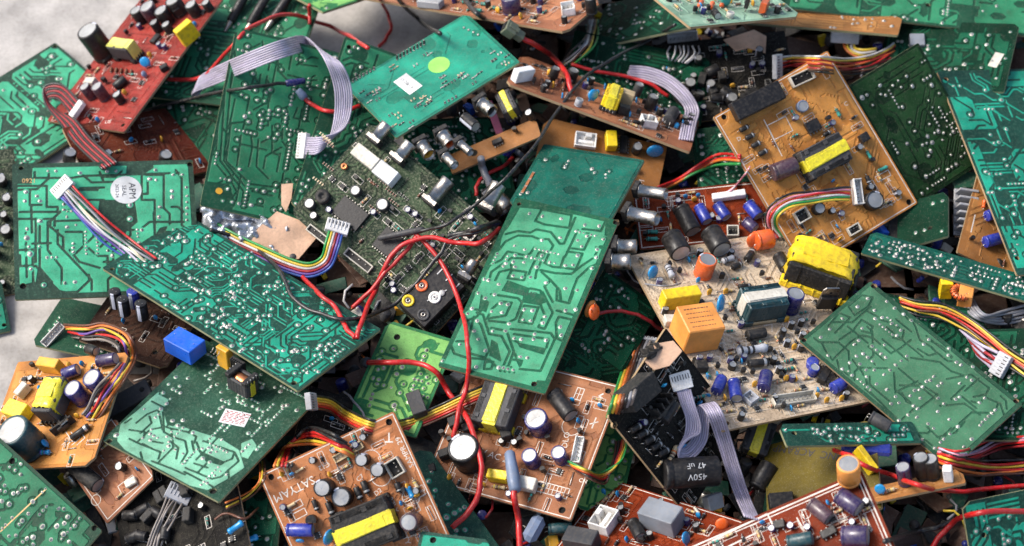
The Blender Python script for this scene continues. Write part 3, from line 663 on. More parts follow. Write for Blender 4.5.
def board(key, label, q, kind, style=None, lean=(0, .45), clear=12, lift=0, side='solder', holes=(), edge=None, cell=None, warp=0, seed=None, border=None, quant=.04, group=None, tmax=None):
    style = dict(style or {}); rng = random.Random(seed if seed is not None else sum(ord(c) * (i + 3) for i, c in enumerate(key)))
    b = Board(); b.key = key; q = [(q[i], q[i + 1]) for i in range(0, 8, 2)]; b.q0 = q
    r0, X, Y, n, sc = fit(q, lean)
    # settle on whatever lies below
    vals = []
    for i in range(1, 12):
        for j in range(1, 12):
            u, v = i / 12, j / 12; top = [(q[0][k] * (1 - u) + q[1][k] * u) * (1 - v) + (q[3][k] * (1 - u) + q[2][k] * u) * v for k in (0, 1)]
            if not (-60 < top[0] < 1084 and -60 < top[1] < 606): continue
            r = ray(*top); tn = r0.dot(n) / r.dot(n)
            tt, who = top_t(*top); vals.append((tt * 1.0 - clear) / tn if False else (tt - clear) / tn)
    vals.sort(); s = vals[int(len(vals) * quant)] - lift
    b.P0 = CPOS + r0 * s; b.X = X.normalized(); b.Y = Y.normalized(); b.n = n; b.W = X.length * s; b.H = Y.length * s; b.warp = warp
    b.fitscore = sc
    c4 = b.P0 + X * s + Y * s; 
    def proj(p): d = p - CPOS; z = d.dot(CF); return (512 + F * d.dot(CR) / z, 273 - F * d.dot(CU) / z)
    b.q = [proj(b.P0 + Y * s), proj(c4), proj(b.P0 + X * s), proj(b.P0)]
    b.Mw = Matrix((( b.X.x, b.Y.x, n.x, b.P0.x), (b.X.y, b.Y.y, n.y, b.P0.y), (b.X.z, b.Y.z, n.z, b.P0.z), (0, 0, 0, 1)))
    def local(px, py, z=0.):
        t = tplane(px, py, b.P0 + n * z, n); d = at_t(px, py, t) - b.P0; return (d.dot(b.X), d.dot(b.Y))
    b.local = local
    cen = TR(b.W / 2, b.H / 2, -THK); b.root = link('circuit_board', None, None, b.Mw @ cen); b.root.empty_display_size = .02; b.off = cen.inverted()
    tag(b.root, label, 'circuit board', group)
    cell = cell or (1.35 if side == 'solder' else 2.6)
    if side != 'solder': style.setdefault('mode', 'mix'); style.setdefault('nj', 0)
    hl = [(*local(*h[:2]), h[2] if len(h) > 2 else 3.0) for h in holes]
    xs, ys, V, J = pattern(b, style, rng, cell)
    me = board_mesh(b, xs, ys, V, hl, pcb_mat(kind), edge or ('edge_green' if side == 'solder' else 'laminate_edge'))
    link('board', me, b.root, b.off)
    J = [j for j in J if all(math.hypot(j[0] - h[0], j[1] - h[1]) > h[2] + j[2] + .5 for h in hl)]
    if J: link('solder_joints', joints_mesh(J, rng), b.root, b.off)
    b.busy = [(h[0], h[1], h[2] + 2) for h in hl]; b.rng = rng; b.ink = MB(); b.side = side
    if border:
        for d, w in border: b.ink.strip([(d, d), (b.W - d, d), (b.W - d, b.H - d), (d, b.H - d)], w, .12, 'ink', True)
    BOARDS.append(b); BY[key] = b; b.pieces = {}
    print('board %-10s W%.0f H%.0f fit %.3f z0 %.0f c(%.0f,%.0f want %.0f,%.0f)' % (key, b.W, b.H, sc, (b.Mw @ cen).translation.z, b.q[1][0], b.q[1][1], q[1][0], q[1][1]))
    return b
def getcomp(kind, kw):
    k = (kind, tuple(sorted(kw.items())))
    if k not in CC: CC[k] = [(nm, mb.mesh(nm)) for nm, mb in KINDS[kind](**kw)]
    return CC[k]
def place_local(b, kind, x, y, ang, under=False, small=False, label=None, pitch=0, **kw):
    parts = getcomp(kind, kw)
    Mx = b.off @ TR(x, y, -THK if under else .02) @ (RX(PI) if under else Matrix()) @ RZ(ang) @ RY(-pitch)
    o = link(parts[0][0], parts[0][1], b.root, Mx)
    if label: o['label'] = label
    for nm, me in parts[1:]: link(nm, me, o)
    return o
def put(key, kind, px, py, ang=0, under=False, zr=None, label=None, tilt=0, **kw):
    b = BY[key]; z = ZREF.get(kind, lambda k: 0)(kw) if zr is None else zr
    zz = -THK - z if under else z
    x, y = b.local(px, py, zz); a = math.radians(ang); x2, y2 = b.local(px + 5 * math.cos(a), py - 5 * math.sin(a), zz)
    la = math.atan2(y2 - y, x2 - x)
    if under: la = -la
    rad = kw.get('r', 0) or max(kw.get('w', 6), kw.get('d', 4)) * .45
    if not under: b.busy.append((x, y, rad + 1))
    return place_local(b, kind, x, y, la + (tilt or 0), under, label=label, **kw)
SMALL = [('res', dict(l=8, r=1.4, col='tanres', bands='rkny')), ('res', dict(l=8, r=1.4, col='tanres', bands='nyo')), ('res', dict(l=7, r=1.3, col='tealres', bands='nkr')), ('diode', dict(l=5.5, r=1.4, col='black')), ('diode', dict(l=4.5, r=1.2, col='brownres')),
         ('disc', dict(r=3, t=1.8, col='amber', h=4.5)), ('disc', dict(r=2.6, t=1.8, col='skyblue', h=4.5)), ('jumper', dict(l=9)), ('jumper', dict(l=13)), ('ecap', dict(r=3.2, h=8, col='black')), ('ecap', dict(r=3, h=7, col='navy')), ('to92', dict(r=2.4, h=5)), ('ic', dict(w=6, l=4, h=2, pins=3, col='black')), ('res', dict(l=6, r=1.2, col='brownres', bands=''))]
def scatter(key, n, region=None, kinds=None, axis=True, seed=1, minr=4.6):
    b = BY[key]; rng = random.Random(seed * 31 + len(key)); kinds = kinds if kinds is not None else range(len(SMALL)); k = 0
    for _ in range(n * 12):
        if k >= n: break
        if region: px, py = rng.uniform(region[0], region[2]), rng.uniform(region[1], region[3]); x, y = b.local(px, py)
        else: x, y = rng.uniform(6, b.W - 6), rng.uniform(6, b.H - 6)
        if not (6 < x < b.W - 6 and 6 < y < b.H - 6): continue
        if any((x - a) ** 2 + (y - c) ** 2 < (r + minr) ** 2 for a, c, r in b.busy): continue
        kd, kw = SMALL[rng.choice(list(kinds))]; b.busy.append((x, y, 2.2))
        a = rng.choice((0, PI / 2)) + (rng.uniform(-.12, .12)); place_local(b, kd, x, y, a, **kw); k += 1
        if rng.random() < .5:
            w, h = (6.5, 2.6) if abs(math.cos(a)) > .5 else (2.6, 6.5); b.ink.strip([(x - w, y - h), (x + w, y - h), (x + w, y + h), (x - w, y + h)], .45, .1, 'ink', True)
def ring(key, px, py, r, z=0, w=.7):
    b = BY[key]; x, y = b.local(px, py, z); b.ink.strip([(x + r * math.cos(2 * PI * k / 20), y + r * math.sin(2 * PI * k / 20)) for k in range(20)], w, .11, 'ink', True)
def inkrect(key, px, py, w, h, ang=0, lw=.7, grid=0):
    b = BY[key]; x, y = b.local(px, py); a = math.radians(ang); x2, y2 = b.local(px + 5 * math.cos(a), py - 5 * math.sin(a)); t = math.atan2(y2 - y, x2 - x); c, s = math.cos(t), math.sin(t)
    f = lambda u, v: (x + u * c - v * s, y + u * s + v * c)
    b.ink.strip([f(-w / 2, -h / 2), f(w / 2, -h / 2), f(w / 2, h / 2), f(-w / 2, h / 2)], lw, .11, 'ink', True)
    for k in range(grid):
        u = -w / 2 + (k + 1) * w / (grid + 1); b.ink.strip([f(u, -h / 2), f(u, h / 2)], lw * .7, .11, 'ink')
    if grid: b.ink.strip([f(-w / 2, 0), f(w / 2, 0)], lw * .7, .11, 'ink')
def inkline(key, pts, lw=.9, m='ink'):
    b = BY[key]; b.ink.strip([b.local(*p) for p in pts], lw, .11, m)
def lettering(key, s, px, py, ang=0, size=7, m='ink', mirror=False, z=.13):
    b = BY[key]; x, y = b.local(px, py); a = math.radians(ang); x2, y2 = b.local(px + 5 * math.cos(a), py - 5 * math.sin(a)); t = math.atan2(y2 - y, x2 - x)
    for k in range(-2, 3): b.busy.append((x + math.cos(t) * k * len(s) * size * .13, y + math.sin(t) * k * len(s) * size * .13, size * .55))
    return link('printed_lettering', text_mesh(s, size, m, mirror), b.root, b.off @ TR(x, y, z) @ RZ(t))
def sticker(key, px, py, w, h, ang, m='paper', rnd=False, border=None, nm='sticker', z=.3):
    b = BY[key]; x, y = b.local(px, py); a = math.radians(ang); x2, y2 = b.local(px + 5 * math.cos(a), py - 5 * math.sin(a)); t = math.atan2(y2 - y, x2 - x); mb = MB()
    if rnd: mb.lathe([(w / 2, 0), (w / 2, z), (.01, z + .02)], m, 28, None, False)
    else: mb.box((0, 0, z / 2), (w, h, z), m, .05)
    return link(nm, mb.mesh(nm), b.root, b.off @ TR(x, y, .06) @ RZ(t))
def finish_boards():
    for b in BOARDS:
        if b.ink.f: link('silkscreen', b.ink.mesh('silkscreen'), b.root, b.off)
# ---------------------------------------------------------------- cables
def P3(p, d=0):
    px, py, off = p[:3]
    t, who = top_t(px, py)
    return at_t(px, py, t - off)
def proj(p): d = p - CPOS; z = d.dot(CF); return (512 + F * d.dot(CR) / z, 273 - F * d.dot(CU) / z)
def lift(S, offs, r):
    """keep a sampled cable outside the boards it crosses"""
    n = len(S); push = [0.] * n
    for i, p in enumerate(S):
        if offs[i] < 1.2: continue
        px, py = proj(p); t = (p - CPOS).dot(CF); tt, _ = top_t(px, py)
        push[i] = max(0, t - (tt - r - 1.5))
    for _ in range(2):
        q = push[:]
        for i in range(n):
            for d in range(-9, 10):
                if 0 <= i + d < n and offs[i] >= 1.2: q[i] = max(q[i], push[i + d] * (1 - abs(d) / 10))
        push = [sum(q[max(0, min(n - 1, i + d))] for d in range(-4, 5)) / 9 if offs[i] >= 1.2 else q[i] for i in range(n)]
        push = [max(a, b_) for a, b_ in zip(push, q)] if _ == 0 else push
    return [p + (CPOS - p).normalized() * k for p, k in zip(S, push)]
def wire(name, label, pts, r=1.7, col='r', ends=(), n=10, cat='wire', absol=False, group=None):
    W = [P3(p) for p in pts]; o = W[0].copy(); root = link(name, None, None, Matrix.Translation(o)); root.empty_display_size = .01; tag(root, label, cat, group)
    OF = [v.x for v in spline([(p[2], 0, 0) for p in pts], n)]; S = [p - o for p in lift(spline(W, n), OF, r)]; rk = random.Random(len(label) * 7 + len(pts)); kk = [Vector((rk.uniform(-1, 1), rk.uniform(-1, 1), rk.uniform(-.5, .5))) for _ in range(len(S) // 4 + 3)]
    S = [p + (kk[i // 4] * (1 - (i % 4) / 4) + kk[i // 4 + 1] * ((i % 4) / 4)) * .9 for i, p in enumerate(S)]; b = MB(); b.tube(S, r, wmat(col), 10); link('insulation', b.mesh('insulation'), root)
    for (where, kind, L) in ends:
        p = S[0] if where == 0 else S[-1]; d = (S[0] - S[3]) if where == 0 else (S[-1] - S[-4]); d.normalize(); e = MB()
        if kind in ('sleeve', 'bluesleeve', 'greysleeve', 'greyblue'):
            m = {'sleeve': 'black', 'bluesleeve': 'navy', 'greysleeve': 'charcoal', 'greyblue': 'bluegrey'}[kind]
            e.tube([p - d * L * .35, p - d * L * .3, p + d * L * .0, p + d * L * .4, p + d * L * .6, p + d * L * .65], [r * 1.25, r * 1.9, r * 2.1, r * 1.75, r * 1.7, r * 1.2], m, 12); nm = 'sleeve'
        elif kind == 'bare': e.tube([p - d, p + d * L], r * .45, 'copperwire', 6); nm = 'bare_end'
        elif kind == 'plug':
            q = d.to_track_quat('Y', 'Z').to_matrix().to_4x4(); q = Matrix.Translation(p) @ q
            e.box((0, L * .15, 0), (r * 3.4, L * .5, r * 3.2), 'olive', .7, q); e.box((0, L * .6, 0), (r * 5, L * .55, r * 4.4), 'olive', .9, q); e.box((0, L * .89, 0), (r * 3.6, .8, r * 2.6), 'hole', .1, q)
            e.box((0, L * .5, r * 2.3), (r * 2, L * .5, r * .6), 'olive', .3, q); nm = 'connector'
        link(nm, e.mesh(nm), root)
    return root
def ribbon(label, pts, cols, pitch=2.2, r=None, plugs=(), name='ribbon_cable', n=8, plugcol='white', group=None, spread=None, print_=False, cat='ribbon cable', plen=10, pd=6, bound=True):
    """pts: (px, py, off[, side_angle_deg in picture[, width factor]])"""
    W = [P3(p) for p in pts]; o = W[0].copy(); root = link(name, None, None, Matrix.Translation(o)); root.empty_display_size = .01; tag(root, label, cat, group)
    sides = []
    for i, p in enumerate(pts):
        if len(p) > 3 and p[3] is not None: a = math.radians(p[3]); s = CR * math.cos(a) + CU * math.sin(a)
        else:
            t = (W[min(i + 1, len(W) - 1)] - W[max(i - 1, 0)]).normalized(); s = t.cross(-CF).normalized() 
        if len(p) > 5: s = (s - CF * p[5]).normalized()
        sides.append(s * (p[4] if len(p) > 4 else 1))
    OF = [v.x for v in spline([(p[2], 0, 0) for p in pts], n)]; S = [w - o for w in lift(spline(W, n), OF, pitch * .6)]; Sd = spline(sides, n); k = len(cols); r = r or pitch * .5
    rng = random.Random(len(label))
    for j, c in enumerate(cols):
        u = (j - (k - 1) / 2) * pitch; path = []
        wob = rng.uniform(-1, 1) * (0 if bound else pitch * .6); ph = rng.uniform(0, 6)
        for i, (s, d) in enumerate(zip(S, Sd)):
            q = s + d * u
            if not bound: q = q - CF * (abs(wob) * math.sin(i * .35 + ph) * 1.2) + d * wob * math.sin(i * .22 + ph)
            path.append(q)
        b = MB(); b.tube(path, r, wmat(c), 8); link('wire', b.mesh('wire'), root)
    for (where, L, *rest) in plugs:
        i = 0 if where == 0 else -1; d = (S[0] - S[2]) if where == 0 else (S[-1] - S[-3]); d.normalize(); s = Sd[i].normalized(); s = (s - d * s.dot(d)).normalized()
        z = s.cross(d)
        if z.dot(-CF) < 0: s = -s; z = -z
        T = Matrix(((s.x, d.x, z.x, S[i].x + d.x * L * .42), (s.y, d.y, z.y, S[i].y + d.y * L * .42), (s.z, d.z, z.z, S[i].z + d.z * L * .42), (0, 0, 0, 1)))
        pm = c_plug(k, pitch * rest[0] if rest else pitch * 1.15, pd, L, plugcol); link('connector', pm.mesh('connector'), root, T @ TR(0, 0, -pd / 2))
    return root
# ================================================================ the boards, lowest first
HOLE = 3.0
# --- deep layer (glimpsed through gaps)
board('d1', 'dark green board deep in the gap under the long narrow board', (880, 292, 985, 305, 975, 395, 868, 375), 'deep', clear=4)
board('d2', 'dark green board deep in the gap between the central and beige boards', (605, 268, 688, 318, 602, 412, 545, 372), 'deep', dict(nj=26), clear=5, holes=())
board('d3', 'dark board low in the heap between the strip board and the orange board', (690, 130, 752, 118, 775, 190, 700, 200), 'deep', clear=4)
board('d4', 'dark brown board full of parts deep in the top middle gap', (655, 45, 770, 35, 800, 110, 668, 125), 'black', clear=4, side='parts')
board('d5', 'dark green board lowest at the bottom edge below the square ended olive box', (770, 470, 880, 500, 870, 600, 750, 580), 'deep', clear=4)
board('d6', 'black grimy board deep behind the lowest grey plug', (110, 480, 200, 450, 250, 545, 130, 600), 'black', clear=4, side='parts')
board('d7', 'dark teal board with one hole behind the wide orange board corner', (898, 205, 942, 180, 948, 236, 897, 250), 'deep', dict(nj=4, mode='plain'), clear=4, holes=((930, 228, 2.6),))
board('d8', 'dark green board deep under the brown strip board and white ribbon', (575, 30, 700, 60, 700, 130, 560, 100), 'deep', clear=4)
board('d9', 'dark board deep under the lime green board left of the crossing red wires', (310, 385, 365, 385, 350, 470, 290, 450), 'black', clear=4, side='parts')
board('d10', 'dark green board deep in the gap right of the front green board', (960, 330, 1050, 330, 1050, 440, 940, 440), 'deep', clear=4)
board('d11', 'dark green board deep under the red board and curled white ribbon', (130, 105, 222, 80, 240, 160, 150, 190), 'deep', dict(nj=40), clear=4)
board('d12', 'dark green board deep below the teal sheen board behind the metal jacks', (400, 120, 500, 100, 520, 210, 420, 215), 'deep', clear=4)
board('b2', 'maroon board lying under the red board and above the round seal board', (62, 128, 165, 102, 212, 170, 95, 195), 'maroon', side='parts', clear=5)
board('b54', 'dusty brown board of silver capped parts cut off by the left edge', (-70, 160, 12, 148, 26, 292, -60, 305), 'av', side='parts', clear=6)
board('b50', 'small teal board corner at the left edge on the grey floor', (-55, 292, 2, 283, 11, 331, -46, 342), 'teal', holes=((4, 325, 2.2),), clear=8, seed=4)
board('b33', 'small plain dark green board under the looping orange and brown cable', (62, 297, 140, 302, 122, 364, 31, 344), 'green', dict(nj=22, mode='plain'), clear=6, lean=(0, .5))
board('b34', 'dusty brown board with a hole showing between the round seal board and blue box', (112, 290, 205, 318, 165, 369, 78, 340), 'dkbrown', side='parts', clear=8, holes=((155, 352, 3),))
board('b35', 'small copper brown board with a dark capacitor at its left, low at bottom left', (112, 415, 168, 476, 107, 524, 64, 462), 'copper', side='parts', clear=8, border=((3, .8),), lean=(0, .3))
board('b37', 'small green board under the pale board corner at the bottom left', (192, 498, 262, 493, 274, 575, 180, 582), 'deep', clear=3, lift=-34, holes=())
board('b47', 'olive yellow laminate board with faint dark lettering in the lower right gap', (764, 446, 846, 432, 882, 508, 768, 534), 'khaki', dict(nj=0, mode='plain'), clear=4, side='parts')
board('b16', 'narrow board seen edge on above a white plug with yellow wires', (748, 4, 905, 21, 898, 35, 741, 22), 'tan', dict(nj=22), lean=(0, 1.4), clear=10)
board('b17', 'dark green board with a pale printed block above the right teal board', (890, 20, 1026, 30, 1004, 92, 872, 86), 'deep', dict(nj=40), clear=6)
board('b21', 'tan board sliver with two blue capacitors beneath the right teal board', (980, 165, 1040, 185, 1018, 280, 957, 252), 'tan', side='parts', clear=8)
board('b4', 'dark green board crossed by the red wire at top left', (188, -22, 330, -8, 283, 112, 142, 96), 'green', dict(nj=90), clear=8)
board('b5', 'large green board with bunched parallel tracks left of the grey ribbon', (236, 27, 352, 50, 318, 232, 200, 205), 'green', dict(custom=[[(221.5, 72.6), (215.7, 162.7), (233.3, 184.2), (237.2, 192.1), (232.3, 197.9), (234.3, 205.8)], [(226.4, 72.6), (220.6, 160.7), (243.1, 190.1), (245.1, 196.0)], [(232.3, 72.6), (224.5, 160.7), (247.0, 188.1), (274.4, 192.1)], [(249.0, 121.5), (231.3, 123.5), (226.4, 160.7), (250.9, 184.2), (280.3, 188.1)], [(235.3, 131.3), (250.9, 132.3), (252.9, 147.0), (249.0, 166.6)], [(241.5, 135.3), (237.2, 166.6)], [(268.6, 80.4), (268.6, 125.5), (256.8, 127.4)], [(272.5, 125.5), (272.5, 152.9), (278.4, 154.8)], [(258.8, 139.2), (256.8, 166.6), (268.6, 178.4)], [(284.2, 115.7), (282.3, 139.2)], [(297.9, 107.8), (294.0, 117.6), (309.7, 121.5)], [(278.4, 41.2), (278.4, 70.6), (288.1, 80.4), (317.5, 80.4)], [(235.3, 51.0), (235.3, 64.7), (250.9, 68.7), (258.8, 84.3)], [(262.7, 41.2), (264.6, 60.8), (282.3, 64.7)], [(297.9, 49.1), (301.9, 64.7), (317.5, 66.7)]], voids=[[(205.9, 181.3), (229.4, 184.2), (235.3, 201.9), (231.3, 213.6), (200.0, 209.7)]], border=True, extra=.07, sw=2.0, nj=150, g=7), clear=10, lean=(0, .4))
board('b6', 'narrow green board standing right of the hanging grey ribbon plug', (345, 36, 412, 62, 366, 232, 290, 206), 'green', dict(nj=60), clear=9, holes=((349, 47, 2.6),), lean=(0, .4))
board('av', 'dark board with dusty chips, jacks and white sockets left of the central board', (372, 122, 505, 222, 432, 338, 290, 212), 'av', dict(mode='mix', td=.08), side='parts', clear=9, cell=1.6, lean=(-.1, .4))
board('tl', 'tan board slice with one hole below the metal jacks', (447, 156, 528, 112, 541, 136, 452, 174), 'tan', dict(mode='plain'), side='parts', clear=7, holes=((474, 153, 4),), lean=(0, .5))
board('tr', 'tan board with white socket, yellow block and round blue capacitor', (545, 117, 672, 142, 652, 220, 528, 190), 'tan', dict(mode='plain'), side='parts', clear=7, lean=(0, .4))
board('b13', 'narrow dark green solder side board behind the top brown board', (606, 4, 770, -20, 772, 10, 588, 49), 'deep', dict(nj=75), lean=(0, .7), clear=10)
board('b12', 'small yellow green board tip at the top edge above the red wire', (284, -9, 362, -36, 402, -14, 323, 12), 'lime', dict(nj=14), clear=12)
board('b11', 'brown board at the top edge with a violet capacitor and green resistors', (438, -66, 650, -34, 566, 32, 352, -4), 'copper', side='parts', clear=22, lean=(0, .7))
board('b14', 'pale green board at the top edge with red and grey parts', (640, -14, 760, -42, 802, 16, 690, 27), 'lightgreen', side='parts', clear=18, lean=(0, .7))
board('b8', 'shiny teal board with a round lime sticker and a white label', (345, 86, 468, 11, 520, 62, 396, 138), 'sheen', dict(mode='pour', nd=.02, sw=1.2, nj=0), clear=20, lean=(-.25, .75))
board('strip', 'steep brown board carrying a yellow coil and barcode block below the long black wire', (521, 54, 704, 112, 690, 152, 506, 83), 'copper', side='parts', clear=8, lean=(0, 1.8))
board('b18', 'dark olive board with bright solder dots tucked beneath the orange board', (848, 86, 908, 47, 986, 160, 917, 205), 'olive', dict(nj=95, mode='pour', nd=.05, sw=1.4), clear=12, holes=(), lean=(0, .45))
board('b15', 'long green board running along the top right edge', (800, -84, 1066, -62, 1044, 38, 784, 8), 'green', dict(nj=90, nd=.03), clear=26, lean=(0, .6), holes=((928, 5, 2.6),))
board('b22', 'long narrow dark green board lying across the right edge', (872, 231, 1064, 275, 1052, 309, 861, 253), 'flatteal', dict(nj=120, mode='mix'), clear=14, lean=(0, .9))
board('b25', 'maroon board with three blue capacitors and a ring, behind the beige board', (633, 194, 765, 178, 776, 236, 640, 250), 'redbrown', side='parts', clear=8, lean=(0, .5), border=((2.2, .9),))
BY['b25'].root['label'] = 'maroon board with small blue capacitors and ring print behind the beige board'
board('b26', 'dark teal board nearly bare with few solder dots behind the tall central board', (544, 144, 634, 163, 610, 222, 508, 204), 'flatteal', dict(nj=12, mode='pour', nd=.01, sw=1.2), clear=16, holes=(), lean=(0, .35))
board('b19', 'orange board with a long black block and yellow taped coil', (713, 117, 826, 50, 918, 203, 805, 272), 'orange', dict(mode='mix'), side='parts', clear=14, holes=((724, 117, 3), (909, 202, 3.2)), border=((2, .9),), lean=(.05, .3))
board('b20', 'tall teal board cut off by the right edge', (937, 71, 1076, 70, 1150, 268, 1017, 275), 'tealbright', dict(nj=120, nd=.09, sw=2.4, g=7.5), clear=16, holes=((946, 79, 2.6), (1017, 258, 2.6)), edge='laminate_edge', lean=(-.05, .35))
board('b41', 'olive green board piece beneath the rainbow cable loop right of the big brown board', (600, 392, 645, 402, 618, 520, 572, 506), 'lime', dict(nj=30), clear=6)
board('b40', 'big brown board with a yellow taped coil, white topped capacitors and printed boxes', (478, 350, 620, 385, 571, 521, 424, 480), 'brown', side='parts', clear=14, holes=((608, 391, 3.0), (562, 510, 3.4)), border=((2, .9),), lean=(-.2, .35))
board('b42', 'black grimy board with a huge 450V capacitor and a black heat sink', (666, 328, 772, 432, 688, 517, 608, 417), 'black', side='parts', clear=10, lean=(.8, .1), holes=((615, 425, 3),), edge='laminate_edge')
board('b24', 'dusty beige board crowded with an orange relay and a large yellow coil', (626, 256, 796, 218, 886, 398, 722, 431), 'beige', dict(mode='mix'), side='parts', clear=14, holes=((641, 259, 2.6), (727, 423, 2.4)), cell=2, lean=(.02, .5))
board('b46', 'small bright green board edge showing under the beige board', (778, 424, 905, 392, 922, 443, 787, 446), 'tealbright', dict(nj=36), clear=6, holes=((794, 433, 2.6),), lean=(0, .6))
board('b48', 'thin board with standing capacitors under the bottom right red wire', (868, 488, 952, 466, 966, 483, 872, 503), 'tan', side='parts', clear=8, lean=(0, 1.2))
board('b49', 'green board at the bottom right corner under the pink wire', (962, 503, 1070, 480, 1090, 575, 978, 600), 'tealbright', dict(nj=40), clear=12, holes=((984, 535, 2.4),))
board('b1', 'pale teal board cut off at the top left edge on the grey floor', (-55, 111, 55, 39, 127, 104, 17, 176), 'apm', dict(nj=75, nd=.09, sw=2.0, g=7), clear=6, holes=((55, 46, 2.2),), lean=(0, .35))
board('b3', 'red board with a large black capacitor and yellow block at top left', (146, -8, 228, -3, 124, 132, 47, 121), 'red', dict(mode='mix'), side='parts', clear=16, holes=((123, 125, 2.6),), lean=(-.45, .45))
board('b32', 'orange board with yellow coil and violet capacitors near the left edge', (18, 362, 147, 346, 92, 465, -22, 472), 'orange', dict(mode='mix'), side='parts', clear=10, holes=(), lean=(-.35, .5))
board('b28', 'lime green board under the looping red wires in the middle', (388, 320, 452, 339, 416, 438, 346, 416), 'lime', dict(nj=42, nd=.09, sw=3.0, g=8, mode='pour'), clear=12, holes=((397, 337, 3.2),), lean=(0, .3))
board('b31', 'dusty pale green board with a square white and red sticker at lower left', (102, 440, 200, 335, 320, 396, 219, 502), 'pale', dict(custom=[[(129.5, 429.7), (145.2, 432.0), (144.1, 437.6)], [(140.7, 433.1), (151.9, 423.0), (149.7, 416.3)], [(129.5, 438.7), (138.5, 443.1), (160.9, 452.1), (158.6, 458.8)], [(125.1, 423.0), (131.8, 418.5)], [(163.1, 411.8), (164.2, 432.0), (172.0, 436.4), (185.5, 440.9), (187.7, 452.1), (181.0, 463.3)], [(167.6, 427.5), (187.7, 432.0), (196.6, 436.4), (194.4, 443.1)], [(192.2, 440.9), (194.4, 452.1), (185.5, 463.3)], [(196.6, 442.0), (201.1, 452.1), (221.2, 463.3), (232.4, 458.8), (234.7, 452.1), (203.3, 440.9)], [(151.9, 461.0), (169.8, 467.7), (185.5, 474.5)], [(194.4, 463.3), (207.8, 467.7)], [(234.7, 452.1), (239.1, 461.0), (221.2, 476.7), (212.3, 478.9), (185.5, 467.7)], [(136.3, 423.0), (147.4, 414.1), (158.6, 409.6), (163.1, 429.7)], [(140.7, 452.1), (143.0, 461.0)], [(149.7, 440.9), (163.1, 443.1)], [(169.8, 440.9), (178.7, 447.6), (176.5, 458.8)]], isl=[[(120.6, 424.1), (138.5, 409.6), (158.6, 391.7), (169.8, 398.4), (163.1, 409.6), (167.6, 425.3), (185.5, 427.5), (221.2, 438.7), (239.1, 449.9), (244.7, 467.7), (227.9, 478.9), (207.8, 490.1), (189.9, 485.6), (125.1, 449.9), (117.2, 440.9)], [(241.4, 443.1), (252.5, 438.7), (257.0, 445.4), (248.1, 458.8), (241.4, 456.6)]], voids=[[(197.8, 449.9), (203.3, 452.1), (225.7, 462.2), (221.2, 465.5), (205.6, 461.0)]], sw=2.0, nj=190, extra=.05, g=5.5, rings=False, pr=.5), clear=14, holes=((109, 441, 3.0), (213, 491, 3.4)), lean=(0, .35))
board('b29', 'large pale teal board with a round white lettered sticker near the left edge', (12, 164, 198, 158, 201, 293, 15, 300), 'apm', dict(custom=[
    [(35, 172), (35, 178), (50, 178)], [(34, 178), (72, 178), (84, 176), (180, 173)], [(18, 186), (47, 186), (47, 207), (58, 207), (58, 212), (20, 212)], [(30, 190), (30, 205), (42, 205)],
    [(19, 219), (55, 219), (55, 226)], [(36, 219), (36, 262)], [(40, 226), (40, 268), (52, 282), (52, 290)], [(48, 222), (48, 250), (62, 268), (62, 284)], [(58, 230), (58, 244), (92, 280), (92, 290)],
    [(66, 232), (84, 232), (84, 244), (98, 256), (108, 256), (108, 268)], [(20, 266), (36, 266), (46, 276)], [(100, 172), (104, 182), (124, 182)], [(142, 175), (142, 200), (155, 200), (155, 235), (150, 248)],
    [(146, 175), (164, 175), (164, 208), (170, 214), (170, 224)], [(176, 170), (182, 178), (182, 225), (194, 236)], [(148, 180), (148, 194), (138, 194)], [(120, 230), (140, 230), (150, 222), (184, 222)],
    [(112, 246), (146, 246), (160, 232), (190, 232)], [(104, 262), (130, 262), (150, 240), (190, 240)], [(74, 190), (98, 190)], [(78, 200), (104, 200), (104, 210)], [(160, 250), (180, 250), (180, 270), (150, 276)],
    [(118, 270), (140, 270), (140, 290)], [(70, 250), (80, 262), (100, 268)], [(20, 250), (32, 250)], [(86, 210), (96, 218), (120, 218)]],
    voids=[[(100, 200), (135, 200), (138, 222), (122, 236), (106, 226), (98, 212)], [(12, 160), (33, 163), (32, 184), (15, 184)], [(128, 158), (152, 158), (154, 168), (144, 174), (126, 174)], [(180, 156), (200, 156), (200, 200), (192, 172)],
           [(176, 228), (196, 232), (196, 246), (172, 246)], [(38, 268), (60, 290), (90, 298), (12, 302), (16, 286), (36, 282)], [(160, 228), (168, 226), (162, 240), (150, 244)]], border=True, sw=2.4, mg=5, nj=85, extra=.03, g=6, rings=False,
    joints=[(26, 192, 2.3), (37, 196, 2), (40, 201, 2), (25, 201, 2.4), (27, 229, 2.2), (27, 238, 3), (30, 254, 3), (40, 221, 2.4), (31, 269, 2.2), (48, 171, 1.6), (56, 171, 1.6), (80, 173, 2.2), (107, 171, 2), (116, 171, 2), (150, 179, 2.4), (172, 191, 2.4), (172, 197, 2.4), (187, 196, 1.6), (187, 202, 1.6), (187, 208, 1.6), (187, 214, 1.6), (187, 220, 1.6), (159, 217, 2), (160, 207, 2), (130, 205, 2.6), (130, 219, 2.4), (142, 230, 2), (139, 243, 2), (121, 247, 2), (65, 283, 2), (75, 282, 2), (44, 285, 2)]),
      clear=16, holes=((190, 164, 2.9), (21, 168, 2.4), (23, 286, 3.2)), lean=(0, .45))
board('b30', 'wide teal board of fine tracks slanting below the round seal board', (102, 268, 203, 227, 381, 329, 298, 391), 'tealbright', dict(nj=260, nd=.10, sw=1.9, g=5.6, g2=3.8, td=.085, tw=1.7, bias=-3), clear=20, holes=((294, 383, 2.8), (112, 269, 2.2)), lean=(0, .5), cell=1.1)
